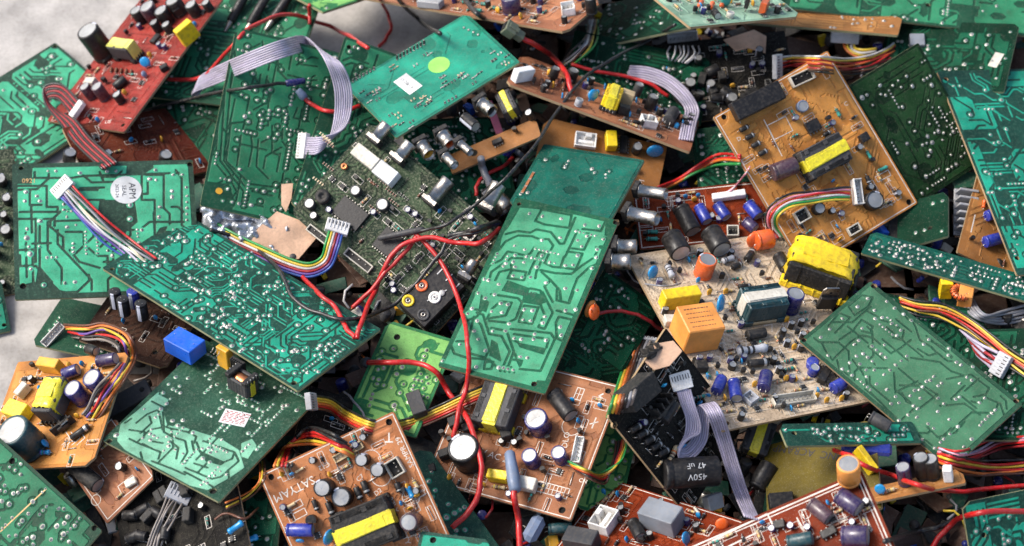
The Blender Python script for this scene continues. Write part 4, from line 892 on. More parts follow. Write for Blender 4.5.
board('b36', 'dark green board with a yellow line cut off at the bottom left corner', (-88, 524, -3, 437, 102, 531, 20, 626), 'green', dict(nj=150, nd=.03), clear=12, holes=((94, 528, 2.6), (12, 461, 3.0)), lean=(0, .35))
board('b39', 'teal board slice with a row of dots right of the lettered brown board', (384, 470, 419, 447, 522, 578, 478, 604), 'teal', dict(nj=20, mode='plain'), clear=8, lean=(0, .4))
board('b38', 'copper brown board lettered SATYAM with black and yellow coil', (258, 475, 395, 413, 480, 603, 342, 666), 'satyam', side='parts', clear=14, holes=((271, 477, 3.0), (389, 422, 3.2)), border=((2, .9),), lean=(-.2, .2))
board('b39b', 'bright teal board tip with a hole at the bottom edge', (421, 531, 492, 541, 482, 600, 408, 590), 'tealbright', dict(nj=4, mode='pour', nd=.01), clear=22, holes=((433, 540, 3),), lean=(0, .3))
board('b44', 'brown board with a white socket and a grey block at the bottom edge', (608, 478, 772, 532, 712, 640, 534, 576), 'redbrown', side='parts', clear=14, holes=((614, 485, 4.4),), border=((2, .8),), lean=(-.1, .4))
board('b45', 'reddish board with white printed border and violet capacitors at the bottom', (672, 552, 864, 466, 912, 586, 716, 668), 'redbrown', dict(mode='plain'), side='parts', clear=16, holes=((861, 487, 2.6),), border=((3, 1.3), (6, .8)), lean=(-.1, .3))
board('b27', 'bright green board with bold outlined copper areas standing at the centre', (516, 197, 628, 216, 545, 394, 438, 366), 'hero', dict(custom=[[(505.9, 234.1), (518.2, 231.0), (530.5, 232.7), (536.6, 229.4), (551.0, 232.0), (560.2, 243.7), (564.3, 243.7), (569.5, 231.0)], [(541.8, 209.5), (535.6, 220.8), (544.8, 224.5), (569.5, 227.9), (571.9, 215.0), (541.8, 209.5)], [(575.6, 217.7), (564.3, 243.7)], [(582.8, 229.0), (601.2, 231.0), (606.0, 220.8)], [(578.1, 230.0), (565.4, 256.7)], [(578.7, 232.0), (592.0, 234.1), (584.2, 249.9), (572.5, 248.4)], [(567.4, 251.5), (582.8, 253.6), (576.0, 269.6), (563.3, 267.5)], [(564.3, 256.7), (561.2, 265.9)], [(499.7, 249.5), (505.9, 241.3), (518.2, 235.5), (532.5, 236.3), (538.7, 238.8), (548.9, 239.2), (553.5, 245.4), (544.8, 262.8), (553.0, 266.9), (561.2, 267.5)], [(483.3, 278.2), (489.5, 265.9), (501.8, 259.7), (507.9, 251.5), (526.4, 255.6), (530.5, 253.6), (534.6, 247.4)], [(489.5, 280.2), (491.5, 272.0), (505.9, 261.8), (512.0, 257.7), (526.4, 258.7)], [(528.4, 278.2), (530.5, 270.0), (539.7, 251.5), (544.8, 253.6), (536.6, 272.0), (535.6, 278.2)], [(540.7, 270.0), (555.1, 273.1), (571.5, 274.1), (581.8, 265.9), (594.1, 257.7), (600.2, 246.4), (606.4, 246.4)], [(541.8, 272.0), (551.0, 280.2), (560.2, 290.5), (561.2, 300.7)], [(604.3, 237.2), (613.5, 238.8), (608.4, 251.5), (601.2, 262.8), (590.0, 266.9), (577.7, 278.2), (573.6, 288.4), (569.5, 300.7)], [(495.6, 280.2), (499.7, 272.0), (512.0, 269.0), (511.0, 260.8)], [(512.0, 270.0), (526.4, 272.0), (524.3, 280.2), (507.9, 278.2), (512.0, 270.0)], [(596.1, 247.4), (604.3, 248.4), (601.2, 261.8)], [(530.5, 288.4), (540.7, 290.5), (544.8, 302.0)], [(551.0, 280.2), (544.8, 286.4), (547.9, 292.5), (553.0, 302.0)], [(491.5, 294.1), (518.2, 298.2), (522.3, 302.3), (516.1, 318.7), (507.9, 322.8), (489.5, 320.8)], [(500.8, 301.3), (512.0, 302.7), (505.9, 315.6), (487.4, 318.7), (491.5, 309.5), (500.8, 301.3)], [(524.3, 305.4), (538.7, 307.4), (532.5, 323.8), (519.2, 321.8), (524.3, 305.4)], [(542.8, 292.1), (553.0, 312.6), (544.8, 329.0), (538.7, 326.9), (544.8, 314.6), (536.6, 294.1)], [(557.1, 310.5), (579.7, 316.7)], [(557.1, 290.0), (557.1, 300.3), (569.5, 303.3), (573.6, 292.1)], [(559.2, 316.7), (572.5, 319.7), (563.3, 341.3), (557.1, 338.2), (556.1, 322.8), (559.2, 316.7)], [(506.9, 331.0), (514.1, 351.5), (507.9, 367.9)], [(491.5, 327.9), (489.5, 334.1), (501.8, 336.1), (510.0, 351.5), (502.8, 367.9)], [(491.5, 327.9), (506.9, 331.0)], [(511.0, 329.0), (551.0, 333.1), (555.1, 339.2), (540.7, 371.0), (520.2, 369.0)], [(514.1, 334.1), (548.9, 339.2), (546.9, 347.4)], [(518.2, 342.3), (512.0, 339.2)], [(515.1, 353.6), (520.2, 365.9), (522.3, 360.8), (514.1, 359.7)], [(477.2, 312.6), (483.3, 314.6), (489.5, 334.1)], [(474.1, 316.7), (466.9, 345.4), (471.0, 353.6), (485.4, 357.7), (489.5, 349.5), (481.3, 324.9), (474.1, 316.7)], [(450.5, 343.3), (454.6, 353.6), (466.9, 357.7), (489.5, 359.7), (497.7, 367.9)], [(456.7, 341.3), (466.9, 341.3), (471.0, 349.5)], [(497.7, 365.9), (500.8, 371.0)], [(502.2, 366.3), (505.3, 371.6)], [(506.7, 366.7), (509.8, 372.0)], [(511.2, 367.1), (514.3, 372.4)], [(485.4, 361.8), (493.6, 361.8), (491.5, 369.0), (484.3, 369.0), (485.4, 361.8)], [(471.0, 308.5), (481.3, 310.5), (477.2, 316.7), (466.9, 320.8)]],
    voids=[[(606.8, 218.7), (630.0, 215.6), (619.7, 238.2), (604.7, 235.5)], [(507.9, 280.2), (530.5, 288.4), (526.4, 296.6), (501.8, 290.5)], [(491.5, 236.1), (501.8, 238.2), (497.7, 257.7), (485.4, 267.9), (475.1, 288.4), (466.9, 288.4)], [(513.1, 199.2), (630.0, 212.1), (624.8, 217.7), (520.2, 207.4), (516.1, 214.6), (509.0, 226.9), (501.8, 235.1)], [(537.7, 380.2), (557.1, 382.3), (550.0, 396.6), (533.6, 387.4)], [(524.3, 292.1), (540.7, 294.1), (544.8, 302.3), (540.7, 305.4), (522.3, 302.3)], [(491.5, 339.2), (497.7, 343.3), (501.8, 361.8), (489.5, 355.6)], [(517.2, 342.3), (546.5, 348.4), (543.8, 354.6), (520.2, 347.4)], [(573.6, 339.2), (579.7, 339.2), (564.3, 352.5), (561.2, 343.3)], [(481.3, 294.1), (489.5, 302.3), (486.4, 312.6), (479.2, 308.5)]], border=True, sw=2.4, mg=4.5, nj=93, rings=False, joints=[(529.5, 213.6, 1.9), (542.4, 216.2, 1.9), (561.2, 218.7, 1.9), (584.8, 224.9, 1.9), (599.2, 225.9, 1.9), (577.7, 240.2, 1.9), (586.9, 236.1, 1.9), (581.8, 246.4, 1.9), (560.2, 237.6, 1.9), (541.8, 240.2, 1.9), (514.5, 245.8, 1.9), (524.7, 249.5, 1.9), (515.1, 255.2, 1.9), (526.4, 256.7, 1.9), (523.9, 262.2, 1.9), (513.1, 261.8, 1.9), (515.1, 266.9, 1.9), (505.9, 263.4, 1.9), (513.1, 275.7, 1.9), (521.9, 277.2, 1.9), (577.7, 255.6, 1.9), (573.1, 264.9, 1.9), (565.4, 265.5, 1.9), (597.1, 249.5, 1.9), (596.5, 257.3, 1.9), (603.3, 239.2, 1.9), (592.0, 268.3, 1.9), (565.4, 288.4, 1.9), (577.2, 290.1, 1.9), (545.9, 282.7, 1.9), (530.5, 277.2, 1.9), (498.7, 284.3, 1.9), (484.3, 279.2, 1.9), (488.4, 280.2, 1.9), (549.6, 262.2, 1.9), (541.8, 255.6, 1.9), (536.6, 266.9, 1.9), (478.2, 293.1, 1.9), (485.4, 298.2, 1.9), (494.6, 294.5, 1.9), (500.8, 303.3, 1.9), (507.9, 304.4, 1.9), (501.8, 312.6, 1.9), (491.5, 311.5, 1.9), (524.3, 309.5, 1.9), (532.5, 310.5, 1.9), (523.3, 319.7, 1.9), (530.5, 320.8, 1.9), (544.8, 316.7, 1.9), (542.8, 322.8, 1.9), (492.5, 331.0, 1.9), (505.5, 331.0, 1.9), (514.1, 338.2, 1.9), (521.3, 339.2, 1.9), (534.6, 334.1, 1.9), (533.6, 339.2, 1.9), (545.9, 340.2, 1.9), (520.2, 356.7, 1.9), (527.4, 357.7, 1.9), (509.0, 323.8, 1.9), (560.2, 326.9, 1.9), (561.2, 335.1, 1.9), (477.2, 320.8, 1.9), (474.1, 331.0, 1.9), (478.2, 339.2, 1.9), (485.4, 350.5, 1.9), (459.7, 344.3, 1.9), (476.1, 366.9, 1.9), (442.3, 360.8, 1.9), (498.7, 367.5, 1.9), (503.4, 367.9, 1.9), (507.9, 369.0, 1.9), (513.1, 370.0, 1.9), (565.4, 310.5, 1.9), (575.6, 309.5, 1.9), (472.0, 308.5, 1.9), (467.9, 313.6, 1.9)]),
      clear=26, holes=((616, 222, 3.2), (534, 384, 2.8), (519, 204, 2.2)), edge='laminate_edge', lean=(0, .4), cell=1.1)
board('b23', 'dusty mid green board with many solder dots, foremost at the right', (799, 341, 873, 279, 1023, 404, 951, 469), 'mid', dict(custom=[[(848.7, 306.3), (862.1, 295.1), (873.3, 297.4), (868.8, 306.3), (855.4, 315.3), (848.7, 306.3)], [(828.5, 326.4), (839.7, 313.0), (850.9, 317.5), (835.3, 333.1)], [(821.8, 342.1), (826.3, 351.0), (833.0, 360.0), (837.5, 355.5), (850.9, 342.1), (862.1, 335.4), (873.3, 337.6), (891.2, 353.3), (900.1, 348.8), (911.3, 339.9)], [(839.7, 339.9), (853.1, 330.9), (862.1, 319.7), (873.3, 326.4), (871.0, 333.1), (862.1, 330.9)], [(880.0, 319.7), (888.9, 322.0), (904.6, 330.9), (902.3, 339.9), (893.4, 337.6)], [(866.6, 310.8), (880.0, 317.5)], [(915.8, 326.4), (920.2, 339.9), (931.4, 346.6), (938.1, 353.3), (929.2, 355.5), (918.0, 348.8)], [(906.8, 308.5), (915.8, 326.4)], [(871.0, 344.3), (886.7, 357.7), (884.5, 360.0), (868.8, 346.6), (871.0, 344.3)], [(862.1, 351.0), (875.5, 364.5)], [(911.3, 357.7), (940.4, 362.2), (951.5, 371.2), (965.0, 375.6)], [(837.5, 360.0), (839.7, 368.9), (853.1, 377.9)], [(853.1, 360.0), (862.1, 371.2), (866.6, 380.1), (868.8, 391.3)], [(929.2, 339.9), (947.1, 348.8), (951.5, 357.7)], [(888.9, 299.6), (902.3, 313.0), (911.3, 322.0)], [(866.6, 376.8), (868.8, 390.3), (880.0, 401.4), (893.4, 414.9), (906.8, 428.3)], [(895.6, 392.5), (918.0, 381.3)], [(902.3, 392.5), (906.8, 401.4), (920.2, 408.1), (938.1, 394.7), (920.2, 383.5)], [(947.1, 379.1), (971.7, 374.6), (989.6, 388.0), (985.1, 397.0), (1000.7, 403.7), (1005.2, 417.1), (996.3, 423.8)], [(951.5, 399.2), (965.0, 385.8)], [(940.4, 405.9), (965.0, 403.7), (980.6, 414.9)], [(978.4, 423.8), (996.3, 410.4), (998.5, 403.7)], [(926.9, 426.0), (938.1, 437.2), (956.0, 432.7), (965.0, 421.6)], [(940.4, 439.5), (951.5, 428.3)], [(915.8, 432.7), (933.7, 446.2)], [(973.9, 397.0), (985.1, 394.7), (980.6, 403.7), (971.7, 401.4)]], border=True, extra=.05, sw=1.9, mg=4, nj=109, rings=False, joints=[(867.7, 298.5, 1.7), (857.6, 306.8, 1.7), (842.4, 318.6, 1.7), (829.7, 329.1, 1.7), (820.7, 337.2, 1.7), (827.9, 355.5, 1.7), (862.1, 328.2, 1.7), (854.3, 344.3, 1.7), (858.7, 340.5, 1.7), (886.7, 301.4, 1.7), (894.5, 308.1, 1.7), (903.5, 314.1, 1.7), (911.3, 320.4, 1.7), (874.4, 310.3, 1.7), (875.1, 318.6, 1.7), (882.2, 317.5, 1.7), (891.6, 323.5, 1.7), (900.6, 330.2, 1.7), (896.8, 335.4, 1.7), (884.5, 344.8, 1.7), (872.2, 346.1, 1.7), (876.6, 349.9, 1.7), (881.1, 353.7, 1.7), (885.6, 357.3, 1.7), (863.2, 353.7, 1.7), (867.7, 357.3, 1.7), (872.2, 361.1, 1.7), (856.5, 356.0, 1.7), (859.9, 364.0, 1.7), (901.2, 360.7, 1.7), (906.8, 356.0, 1.7), (895.6, 364.9, 1.7), (890.0, 370.0, 1.7), (884.0, 374.5, 1.7), (866.1, 370.0, 1.7), (866.6, 376.8, 1.7), (852.0, 375.2, 1.7), (842.4, 368.9, 1.7), (849.8, 362.7, 1.7), (874.4, 370.0, 1.7), (923.6, 344.3, 1.7), (928.7, 339.4, 1.7), (948.9, 348.4, 1.7), (948.2, 355.1, 1.7), (956.5, 362.2, 1.7), (960.9, 364.9, 1.7), (972.8, 366.7, 1.7), (886.7, 389.5, 1.7), (876.6, 383.9, 1.7), (933.7, 376.4, 1.7), (926.5, 381.3, 1.7), (938.1, 385.8, 1.7), (941.5, 383.1, 1.7), (930.3, 380.2, 1.7), (914.6, 390.3, 1.7), (910.2, 395.8, 1.7), (920.2, 398.1, 1.7), (913.5, 405.9, 1.7), (917.6, 408.6, 1.7), (938.1, 398.1, 1.7), (943.7, 403.7, 1.7), (937.7, 411.5, 1.7), (959.4, 383.5, 1.7), (966.8, 377.3, 1.7), (971.7, 380.2, 1.7), (955.6, 399.2, 1.7), (959.4, 397.0, 1.7), (979.5, 402.6, 1.7), (984.6, 398.1, 1.7), (995.2, 409.9, 1.7), (991.8, 413.1, 1.7), (988.7, 416.2, 1.7), (985.5, 419.3, 1.7), (982.4, 422.0, 1.7), (980.2, 425.1, 1.7), (949.3, 419.3, 1.7), (957.8, 426.5, 1.7), (933.7, 428.3, 1.7), (928.1, 423.8, 1.7), (950.0, 433.9, 1.7), (943.7, 439.0, 1.7), (940.4, 442.1, 1.7), (971.7, 439.0, 1.7), (934.8, 448.0, 1.7), (922.0, 439.5, 1.7), (915.8, 433.9, 1.7), (910.2, 430.1, 1.7), (904.6, 424.9, 1.7), (899.0, 420.4, 1.7), (907.9, 414.9, 1.7), (916.9, 417.1, 1.7), (963.8, 446.6, 1.7), (895.6, 396.5, 1.7), (891.2, 403.7, 1.7), (899.0, 402.8, 1.7)]), clear=24, holes=((874, 286, 3.0), (1016, 401, 2.6), (953, 460, 3.6), (804, 340, 2.4)), edge='laminate_edge', lean=(0, .35), cell=1.2)
# ================================================================ parts on the boards
# red board, top left
put('b3', 'ecap', 87, 30, r=13, h=40, col='black'); put('b3', 'xfmr', 119, 42, -8, w=34, d=17, h=24, tape='tapepale', band=.8)
put('b3', 'box', 182, 26, 40, w=21, d=10, h=22, col='yellow'); put('b3', 'ecap', 160, 10, r=8, h=20); put('b3', 'ecap', 146, 6, r=9, h=22, col='plum'); put('b3', 'ecap', 172, 0, r=9, h=20, col='blackmatte')
put('b3', 'disc', 145, 62, 20, r=6, col='skyblue', h=8); put('b3', 'disc', 144, 74, 60, r=3.5, col='bluegrey', h=5)
put('b3', 'ecap', 84, 86, r=6, h=18, col='plum'); put('b3', 'ecap', 96, 86, r=6.5, h=20, col='plum'); put('b3', 'ecap', 116, 94, r=5, h=13, col='black'); put('b3', 'ecap', 120, 83, 40, r=5, h=15, lie=True)
put('b3', 'to92', 104, 80, r=3, h=6); put('b3', 'box', 89, 80, 0, w=14, d=9, h=9, col='offwhite', nm='connector'); put('b3', 'box', 163, 66, 30, w=9, d=7, h=6, col='black')
put('b3', 'conn', 77, 108, 50, n=5, p=3.4, h=8, d=7); put('b3', 'ic', 155, 38, 50, w=13, l=8, h=4); put('b3', 'to220', 178, 12, 30)
lettering('b3', 'US', 108, 122, 10, 7); scatter('b3', 22, seed=3)
for k in range(5): put('b3', 'res', 112 + k * 5, 71 + k * .6, 80, l=6, r=1.7, col='brownres', bands='')
# maroon below it
for (x, y, r) in ((70, 152, 7), (108, 152, 4.5), (166, 154, 7)): put('b2', 'ecap', x, y, r=r, h=14, col='black')
scatter('b2', 16, seed=2)
# left edge dusty board
for (x, y, r) in ((6, 197, 5), (5, 229, 6), (0, 178, 6), (3, 214, 4), (-6, 250, 5)): put('b54', 'ecap', x, y, r=r, h=12, col='black')
scatter('b54', 24, seed=5)
# orange board, left
put('b32', 'box', 47, 362, -8, w=26, d=10, h=14, col='amber'); put('b32', 'xfmr', 46, 392, 66, w=40, d=24, h=28, tape='tape', wrap=True)
put('b32', 'ecap', 74, 390, r=9, h=22, col='navy', zr=18, stripe='purple'); put('b32', 'ecap', 71, 372, 20, r=6, h=16, col='navy', lie=True); put('b32', 'ecap', 92, 378, r=9.5, h=24, col='navy', zr=22, stripe='purple'); put('b32', 'ecap', 107, 360, 10, r=6, h=20, col='purple', lie=True); put('b32', 'ecap', 92, 350, -20, r=5, h=13, col='black', lie=True)
put('b32', 'ecap', 14, 432, r=17, h=34, col='darkteal', zr=30, stripe='teal' if 0 else None); put('b32', 'box', 14, 408, -20, w=26, d=16, h=14, col='tape', nm='transformer')
put('b32', 'sink', 62, 425, 35, w=24, d=9, h=10, fins=3); put('b32', 'to220', 60, 416, 40, w=10, h=14, lean=1.2); put('b32', 'diode', 82, 434, 35, l=20, r=3.2); put('b32', 'res', 47, 454, 0, l=11, r=2.6, col='skyblue', bands='pgp'); put('b32', 'disc', 45, 443, 100, r=4.5, col='skyblue', h=6)
put('b32', 'ecap', 66, 384, 150, r=3, h=8); put('b32', 'box', 20, 388, 50, w=14, d=8, h=10, col='offwhite'); scatter('b32', 20, seed=8)
for k in range(4): inkline('b32', [(62 + k * 5, 445), (70 + k * 5, 438), (66 + k * 5, 432)], .8)
put('b35', 'ecap', 84, 474, -40, r=8, h=40, col='blackmatte', lie=True); put('b35', 'box', 130, 482, 30, w=12, d=7, h=4, col='offwhite'); put('b35', 'ecap', 118, 466, r=4, h=10); inkrect('b35', 128, 486, 18, 12, 38); ring('b35', 96, 500, 5); scatter('b35', 8, seed=4)
# big black heat sink near pale board
# underside parts of the slanting teal board
put('b30', 'box', 186, 352, 62 - 90, True, w=34, d=22, h=17, col='bluebox', nm='relay'); put('b30', 'box', 226, 362, -30, True, w=14, d=9, h=26, col='amber', zr=20); put('b30', 'xfmr', 243, 384, -30, True, w=26, d=18, h=22, tape='tape', zr=14)
put('b30', 'sink', 240, 372, -30, True, w=16, d=8, h=22, zr=16)
for k in range(3): put('b30', 'jumper', 212 + k * 3, 350 + k * 2, 60, True, l=6)
for (x, y) in ((116, 300), (124, 308), (134, 300), (142, 312)): put('b30', 'ecap', x, y, -30, True, r=6, h=20, col='blue' if x == 134 else 'black', zr=12)
# pale board sticker
sticker('b31', 235, 418, 26, 17, -12)
b_ = BY['b31']
for k in range(5):
    for j in range(6):
        if (k * 7 + j * 5) % 3: inkl = None
mbq = MB(); bq = BY['b31']; xq, yq = bq.local(235, 418); a2 = bq.local(245, 420); tq = math.atan2(a2[1] - yq, a2[0] - xq)
rq = random.Random(3)
for k in range(8):
    x_ = -11.
    while x_ < 10: l_ = rq.uniform(1.5, 5); mbq.box((x_ + l_ / 2, 6.2 - k * 1.75, .36), (l_, .8, .05), wmat('d'), .01); x_ += l_ + rq.uniform(.8, 2)
link('printed_lines', mbq.mesh('printed_lines'), bq.root, bq.off @ TR(xq, yq, .06) @ RZ(tq))
# round seal
sticker('b29', 126, 190, 31, 31, 0, rnd=True); lettering('b29', 'APM', 132, 191, -88, 9.5, 'ink_black', z=.5); lettering('b29', 'SEAL', 124, 191, -88, 6, 'ink_black', z=.5); lettering('b29', '2023-24', 117, 191, -88, 4.6, 'ink_black', z=.5)
lettering('b29', '0921', 29, 181, 0, 7, 'ink_yellow')
# shiny board: white label, lime sticker
sticker('b8', 408, 84, 28, 17, -38); lettering('b8', '(1-26)', 405, 82, -38, 5, 'ink_black', z=.4); lettering('b8', 'XCRG', 411, 87, -38, 5, 'ink_black', z=.4); sticker('b8', 439, 65, 23, 23, 0, 'limesticker', True)
rng = random.Random(9)
def smd_row(key, p0, p1, n, w=1.6, l=3.2, m='charcoal', nm='surface_chips', ang=90):
    b = BY[key]; mb = MB()
    for k in range(n):
        u = k / max(n - 1, 1); x, y = b.local(p0[0] + (p1[0] - p0[0]) * u, p0[1] + (p1[1] - p0[1]) * u); xa, ya = b.local(p0[0] + (p1[0] - p0[0]) * u + math.cos(math.radians(ang)) * 5, p0[1] + (p1[1] - p0[1]) * u - math.sin(math.radians(ang)) * 5)
        mb.box((0, 0, .5), (l, w, 1), m, .1, TR(x, y, 0) @ RZ(math.atan2(ya - y, xa - x)))
        for q in (-1, 1): mb.box((q * l * .46, 0, .45), (l * .24, w * 1.05, 1.0), 'tin', .05, TR(x, y, 0) @ RZ(math.atan2(ya - y, xa - x)))
    link(nm, mb.mesh(nm), b.root, b.off)
smd_row('b8', (353, 81), (374, 69), 7, 1.8, 4); smd_row('b8', (397, 58), (424, 43), 9, 1.8, 6.5, 'hole'); smd_row('b8', (464, 28), (478, 35), 4, 1.8, 2, 'tin'); smd_row('b8', (445, 103), (456, 97), 4, 1.8, 3)
for (x, y, n) in ((368, 97, 9), (450, 82, 9), (420, 105, 10), (400, 122, 8), (500, 60, 7), (472, 78, 5), (386, 68, 3), (420, 62, 3)):
    for k in range(n): xx, yy = x + rng.uniform(-11, 11), y + rng.uniform(-7, 7); smd_row('b8', (xx, yy), (xx + 3, yy - 2), 2, 1.4, 2.6, rng.choice(['charcoal', 'tanres', 'tin']), 'surface_chips', rng.choice((30, 120)))
# jacks under the shiny board
for (x, y, r, a, c) in ((482, 104, 7, -38, 'blackmatte'), (443, 136, 7, -52, 'vermilion'), (422, 146, 7, -52, 'amber'), (446, 158, 5, -45, 'white'), (461, 146, 4.5, -40, 'grey')): put('b8', 'jack', x, y, a, True, r=r, l=17, inner=c, zr=9)
put('b8', 'ecap', 470, 122, -40, True, r=6, h=20, lie=True, zr=6)
# tan slices
put('tl', 'ic', 497, 141, 25, w=11, l=6); put('tl', 'to92', 515, 130); put('tl', 'ecap', 528, 112, r=4, h=12)
put('tr', 'square', 586, 139, -8, w=22, d=16, h=7, col='white'); put('tr', 'box', 611, 141, 0, w=11, d=18, h=14, col='yellow', zr=7); put('tr', 'ic', 624, 144, 88, w=20, l=8, pins=6); put('tr', 'disc', 655, 151, 0, r=9, t=4, col='skyblue', h=10); put('tr', 'ecap', 638, 146, r=5, h=14); scatter('tr', 10, seed=3)
lettering('tr', 'UTTOM', 640, 192, 80, 8)
# parts between shiny board and tan slice: yellow coil with pink strip
put('tl', 'xfmr', 505, 100, -65, w=28, d=17, h=20, tape='tape')
# steep strip board
put('strip', 'box', 523, 74, 10, w=24, d=9, h=14, col='paper', zr=8, nm='connector'); 
b5 = BY['strip']
for k, (x, y) in enumerate(((541, 84), (548, 83), (556, 84), (563, 88))): put('strip', 'res', x, y, 80, l=13, r=2, col='brownres', bands='', up=1)
put('strip', 'disc', 593, 95, 0, r=6.2, t=4, col='skyblue', h=8); put('strip', 'ecap', 580, 99, r=4, h=8, col='greyres', stripe=None); put('strip', 'xfmr', 615, 90, 70, w=30, d=18, h=20, tape='tape', core='yellow', wrap=False, band=.5)
put('strip', 'box', 629, 92, -20, w=14, d=10, h=16, col='tanres', nm='film_capacitor'); put('strip', 'square', 650, 118, -10, w=16, d=14, h=9, col='white'); put('strip', 'diode', 637, 124, -12, l=10, r=2); put('strip', 'ecap', 671, 116, 60, r=6.5, h=24, col='charcoal', lie=True); put('strip', 'box', 625, 106, -15, w=12, d=8, h=10, col='black')
scatter('strip', 16, seed=6)
# top brown board
put('b11', 'ecap', 511, 4, r=10, h=18, col='purple', zr=10); put('b11', 'conn', 568, 8, 10, n=3, p=4, h=14, d=9, zr=8)
for x, y in ((466, 4), (485, 6), (478, 12), (497, 10)): put('b11', 'res', x, y, -6, l=10, r=2, col='tealres', bands='kn')
put('b11', 'box', 430, 0, -6, w=28, d=12, h=8, col='grey'); put('b11', 'ecap', 590, -2, r=6, h=18); put('b11', 'box', 445, -16, 0, w=26, d=14, h=12, col='black'); put('b11', 'xfmr', 535, -28, 0, w=34, d=24, h=20); put('b11', 'box', 603, -10, 10, w=14, d=10, h=14, col='charcoal'); scatter('b11', 26, seed=2)
# pale green top board
for x, y in ((700, 6), (711, 8), (722, 6)): put('b14', 'res', x, y, 65, l=15, r=2.6, col='vermilion', bands='')
put('b14', 'ecap', 716, 14, -50, r=4, h=10, col='black', lie=True); put('b14', 'to220', 747, 4, 60, w=8, h=22); put('b14', 'box', 765, 4, 60, w=20, d=7, h=12, col='vermilion', zr=8); put('b14', 'ecap', 731, 12, r=4, h=6, col='cream' if 0 else 'offwhite', stripe=None); put('b14', 'disc', 726, 0, r=6, col='limesticker' if 0 else 'tealres'); scatter('b14', 18, seed=4)
# edge-on narrow board: nothing above; white plug under
# orange board
put('b19', 'box', 759, 100, 26, w=56, d=20, h=13, col='black', nm='connector', bev=1.2)
put('b19', 'square', 803, 77, 25, w=26, d=12, h=7, col='offwhite'); put('b19', 'ecap', 803, 106, r=6, h=7, col='bluegrey', stripe=None, zr=6)
put('b19', 'ic', 813, 126, 28, w=15, l=12, h=5, pins=4); put('b19', 'to92', 828, 118); put('b19', 'diode', 826, 134, 30, l=8, r=2.2); put('b19', 'res', 837, 113, -60, l=9, r=2, col='tealres', bands='kn'); put('b19', 'box', 865, 137, 30, w=10, d=9, h=7, col='black')
for k, (x, y) in enumerate(((743, 129), (749, 137), (755, 145), (762, 153))): put('b19', 'diode', x, y, 28, l=10, r=2.6)
put('b19', 'xfmr', 827, 155, 28, w=50, d=32, h=20, core='charcoal', tape='tape', band=.38); put('b19', 'ecap', 784, 169, 20, r=9, h=27, col='plum', lie=True)
put('b19', 'conn', 857, 192, 98, n=6, p=4.0, d=10, h=12); put('b19', 'ecap', 875, 200, r=9.5, h=13, col='black', zr=12); put('b19', 'res', 882, 169, 25, l=11, r=2, col='tealres', bands='k'); put('b19', 'to92', 872, 160); put('b19', 'res', 868, 155, -60, l=9, r=1.8, col='tealres', bands='k'); put('b19', 'diode', 867, 180, -70, l=8, r=2.4)
put('b19', 'ecap', 820, 208, r=6, h=10, col='blackmatte', stripe=None); put('b19', 'square', 803, 215, 30, w=15, d=13, h=7); put('b19', 'square', 855, 229, 30, w=14, d=9, h=6)
inkrect('b19', 780, 128, 22, 16, 26); inkrect('b19', 883, 176, 16, 6, 28); inkline('b19', [(764, 120), (782, 156)]); inkline('b19', [(880, 200), (892, 205)], 1.3)
for (s, x, y) in (('T', 740, 122), ('C', 846, 104), ('D', 739, 139), ('R', 889, 180), ('Z', 778, 200)): lettering('b19', s, x, y, 28, 6)
scatter('b19', 20, seed=7, minr=6)
# tan sliver
put('b21', 'ecap', 993, 214, 20, r=5.5, h=17, col='blue', lie=True); put('b21', 'ecap', 993, 240, 15, r=6, h=20, col='blue', lie=True); put('b21', 'res', 983, 205, 80, l=9, r=2, col='vermilion', bands=''); scatter('b21', 8, seed=3)
inkline('b21', [(975, 215), (971, 232)], 1.2)
# maroon board
put('b25', 'ecap', 687, 220, -62, r=9, h=30, col='black', lie=True); put('b25', 'ecap', 703, 214, -62, r=6, h=20, col='blue', lie=True); put('b25', 'ecap', 722, 211, -55, r=6, h=18, col='blue', lie=True); put('b25', 'ecap', 753, 210, -50, r=6.5, h=18, col='blue', lie=True)
put('b25', 'square', 733, 230, 0, w=12, d=12, h=8); put('b25', 'ecap', 750, 225, -40, r=6, h=14, col='purple', lie=True); ring('b25', 652, 218, 8); put('b25', 'res', 652, 233, 0, l=12, r=2.3, col='tealres', bands='kk'); put('b25', 'res', 652, 240, 0, l=12, r=2.3, col='tealres', bands='kk')
put('b25', 'box', 729, 194, 8, w=34, d=7, h=8, col='white', nm='connector'); ring('b25', 758, 186, 3.5, 0, 1.3)
scatter('b25', 14, seed=3)
# dark teal: barrels leaving at the right
put('b26', 'jack', 640, 191, -8, True, r=6, l=28, inner='grey', zr=8); put('b26', 'jack', 630, 213, -12, True, r=7, l=30, inner='grey', zr=8)
put('b27', 'jack', 618, 246, 0, True, r=7, l=18, inner='grey', zr=8); put('b27', 'jack', 612, 262, 0, True, r=8, l=18, inner='blackmatte', zr=10); put('b27', 'disc', 594, 311, 60, True, r=8, t=5, col='vermilion', h=10, zr=8)
smd_row('b26', (532, 176), (524, 190), 3, 3, 9, 'copperwire', 'wire_ends', 60)
lettering('b27', 'MARPNE', 521, 292, 170, 8, 'ink_dark', True)
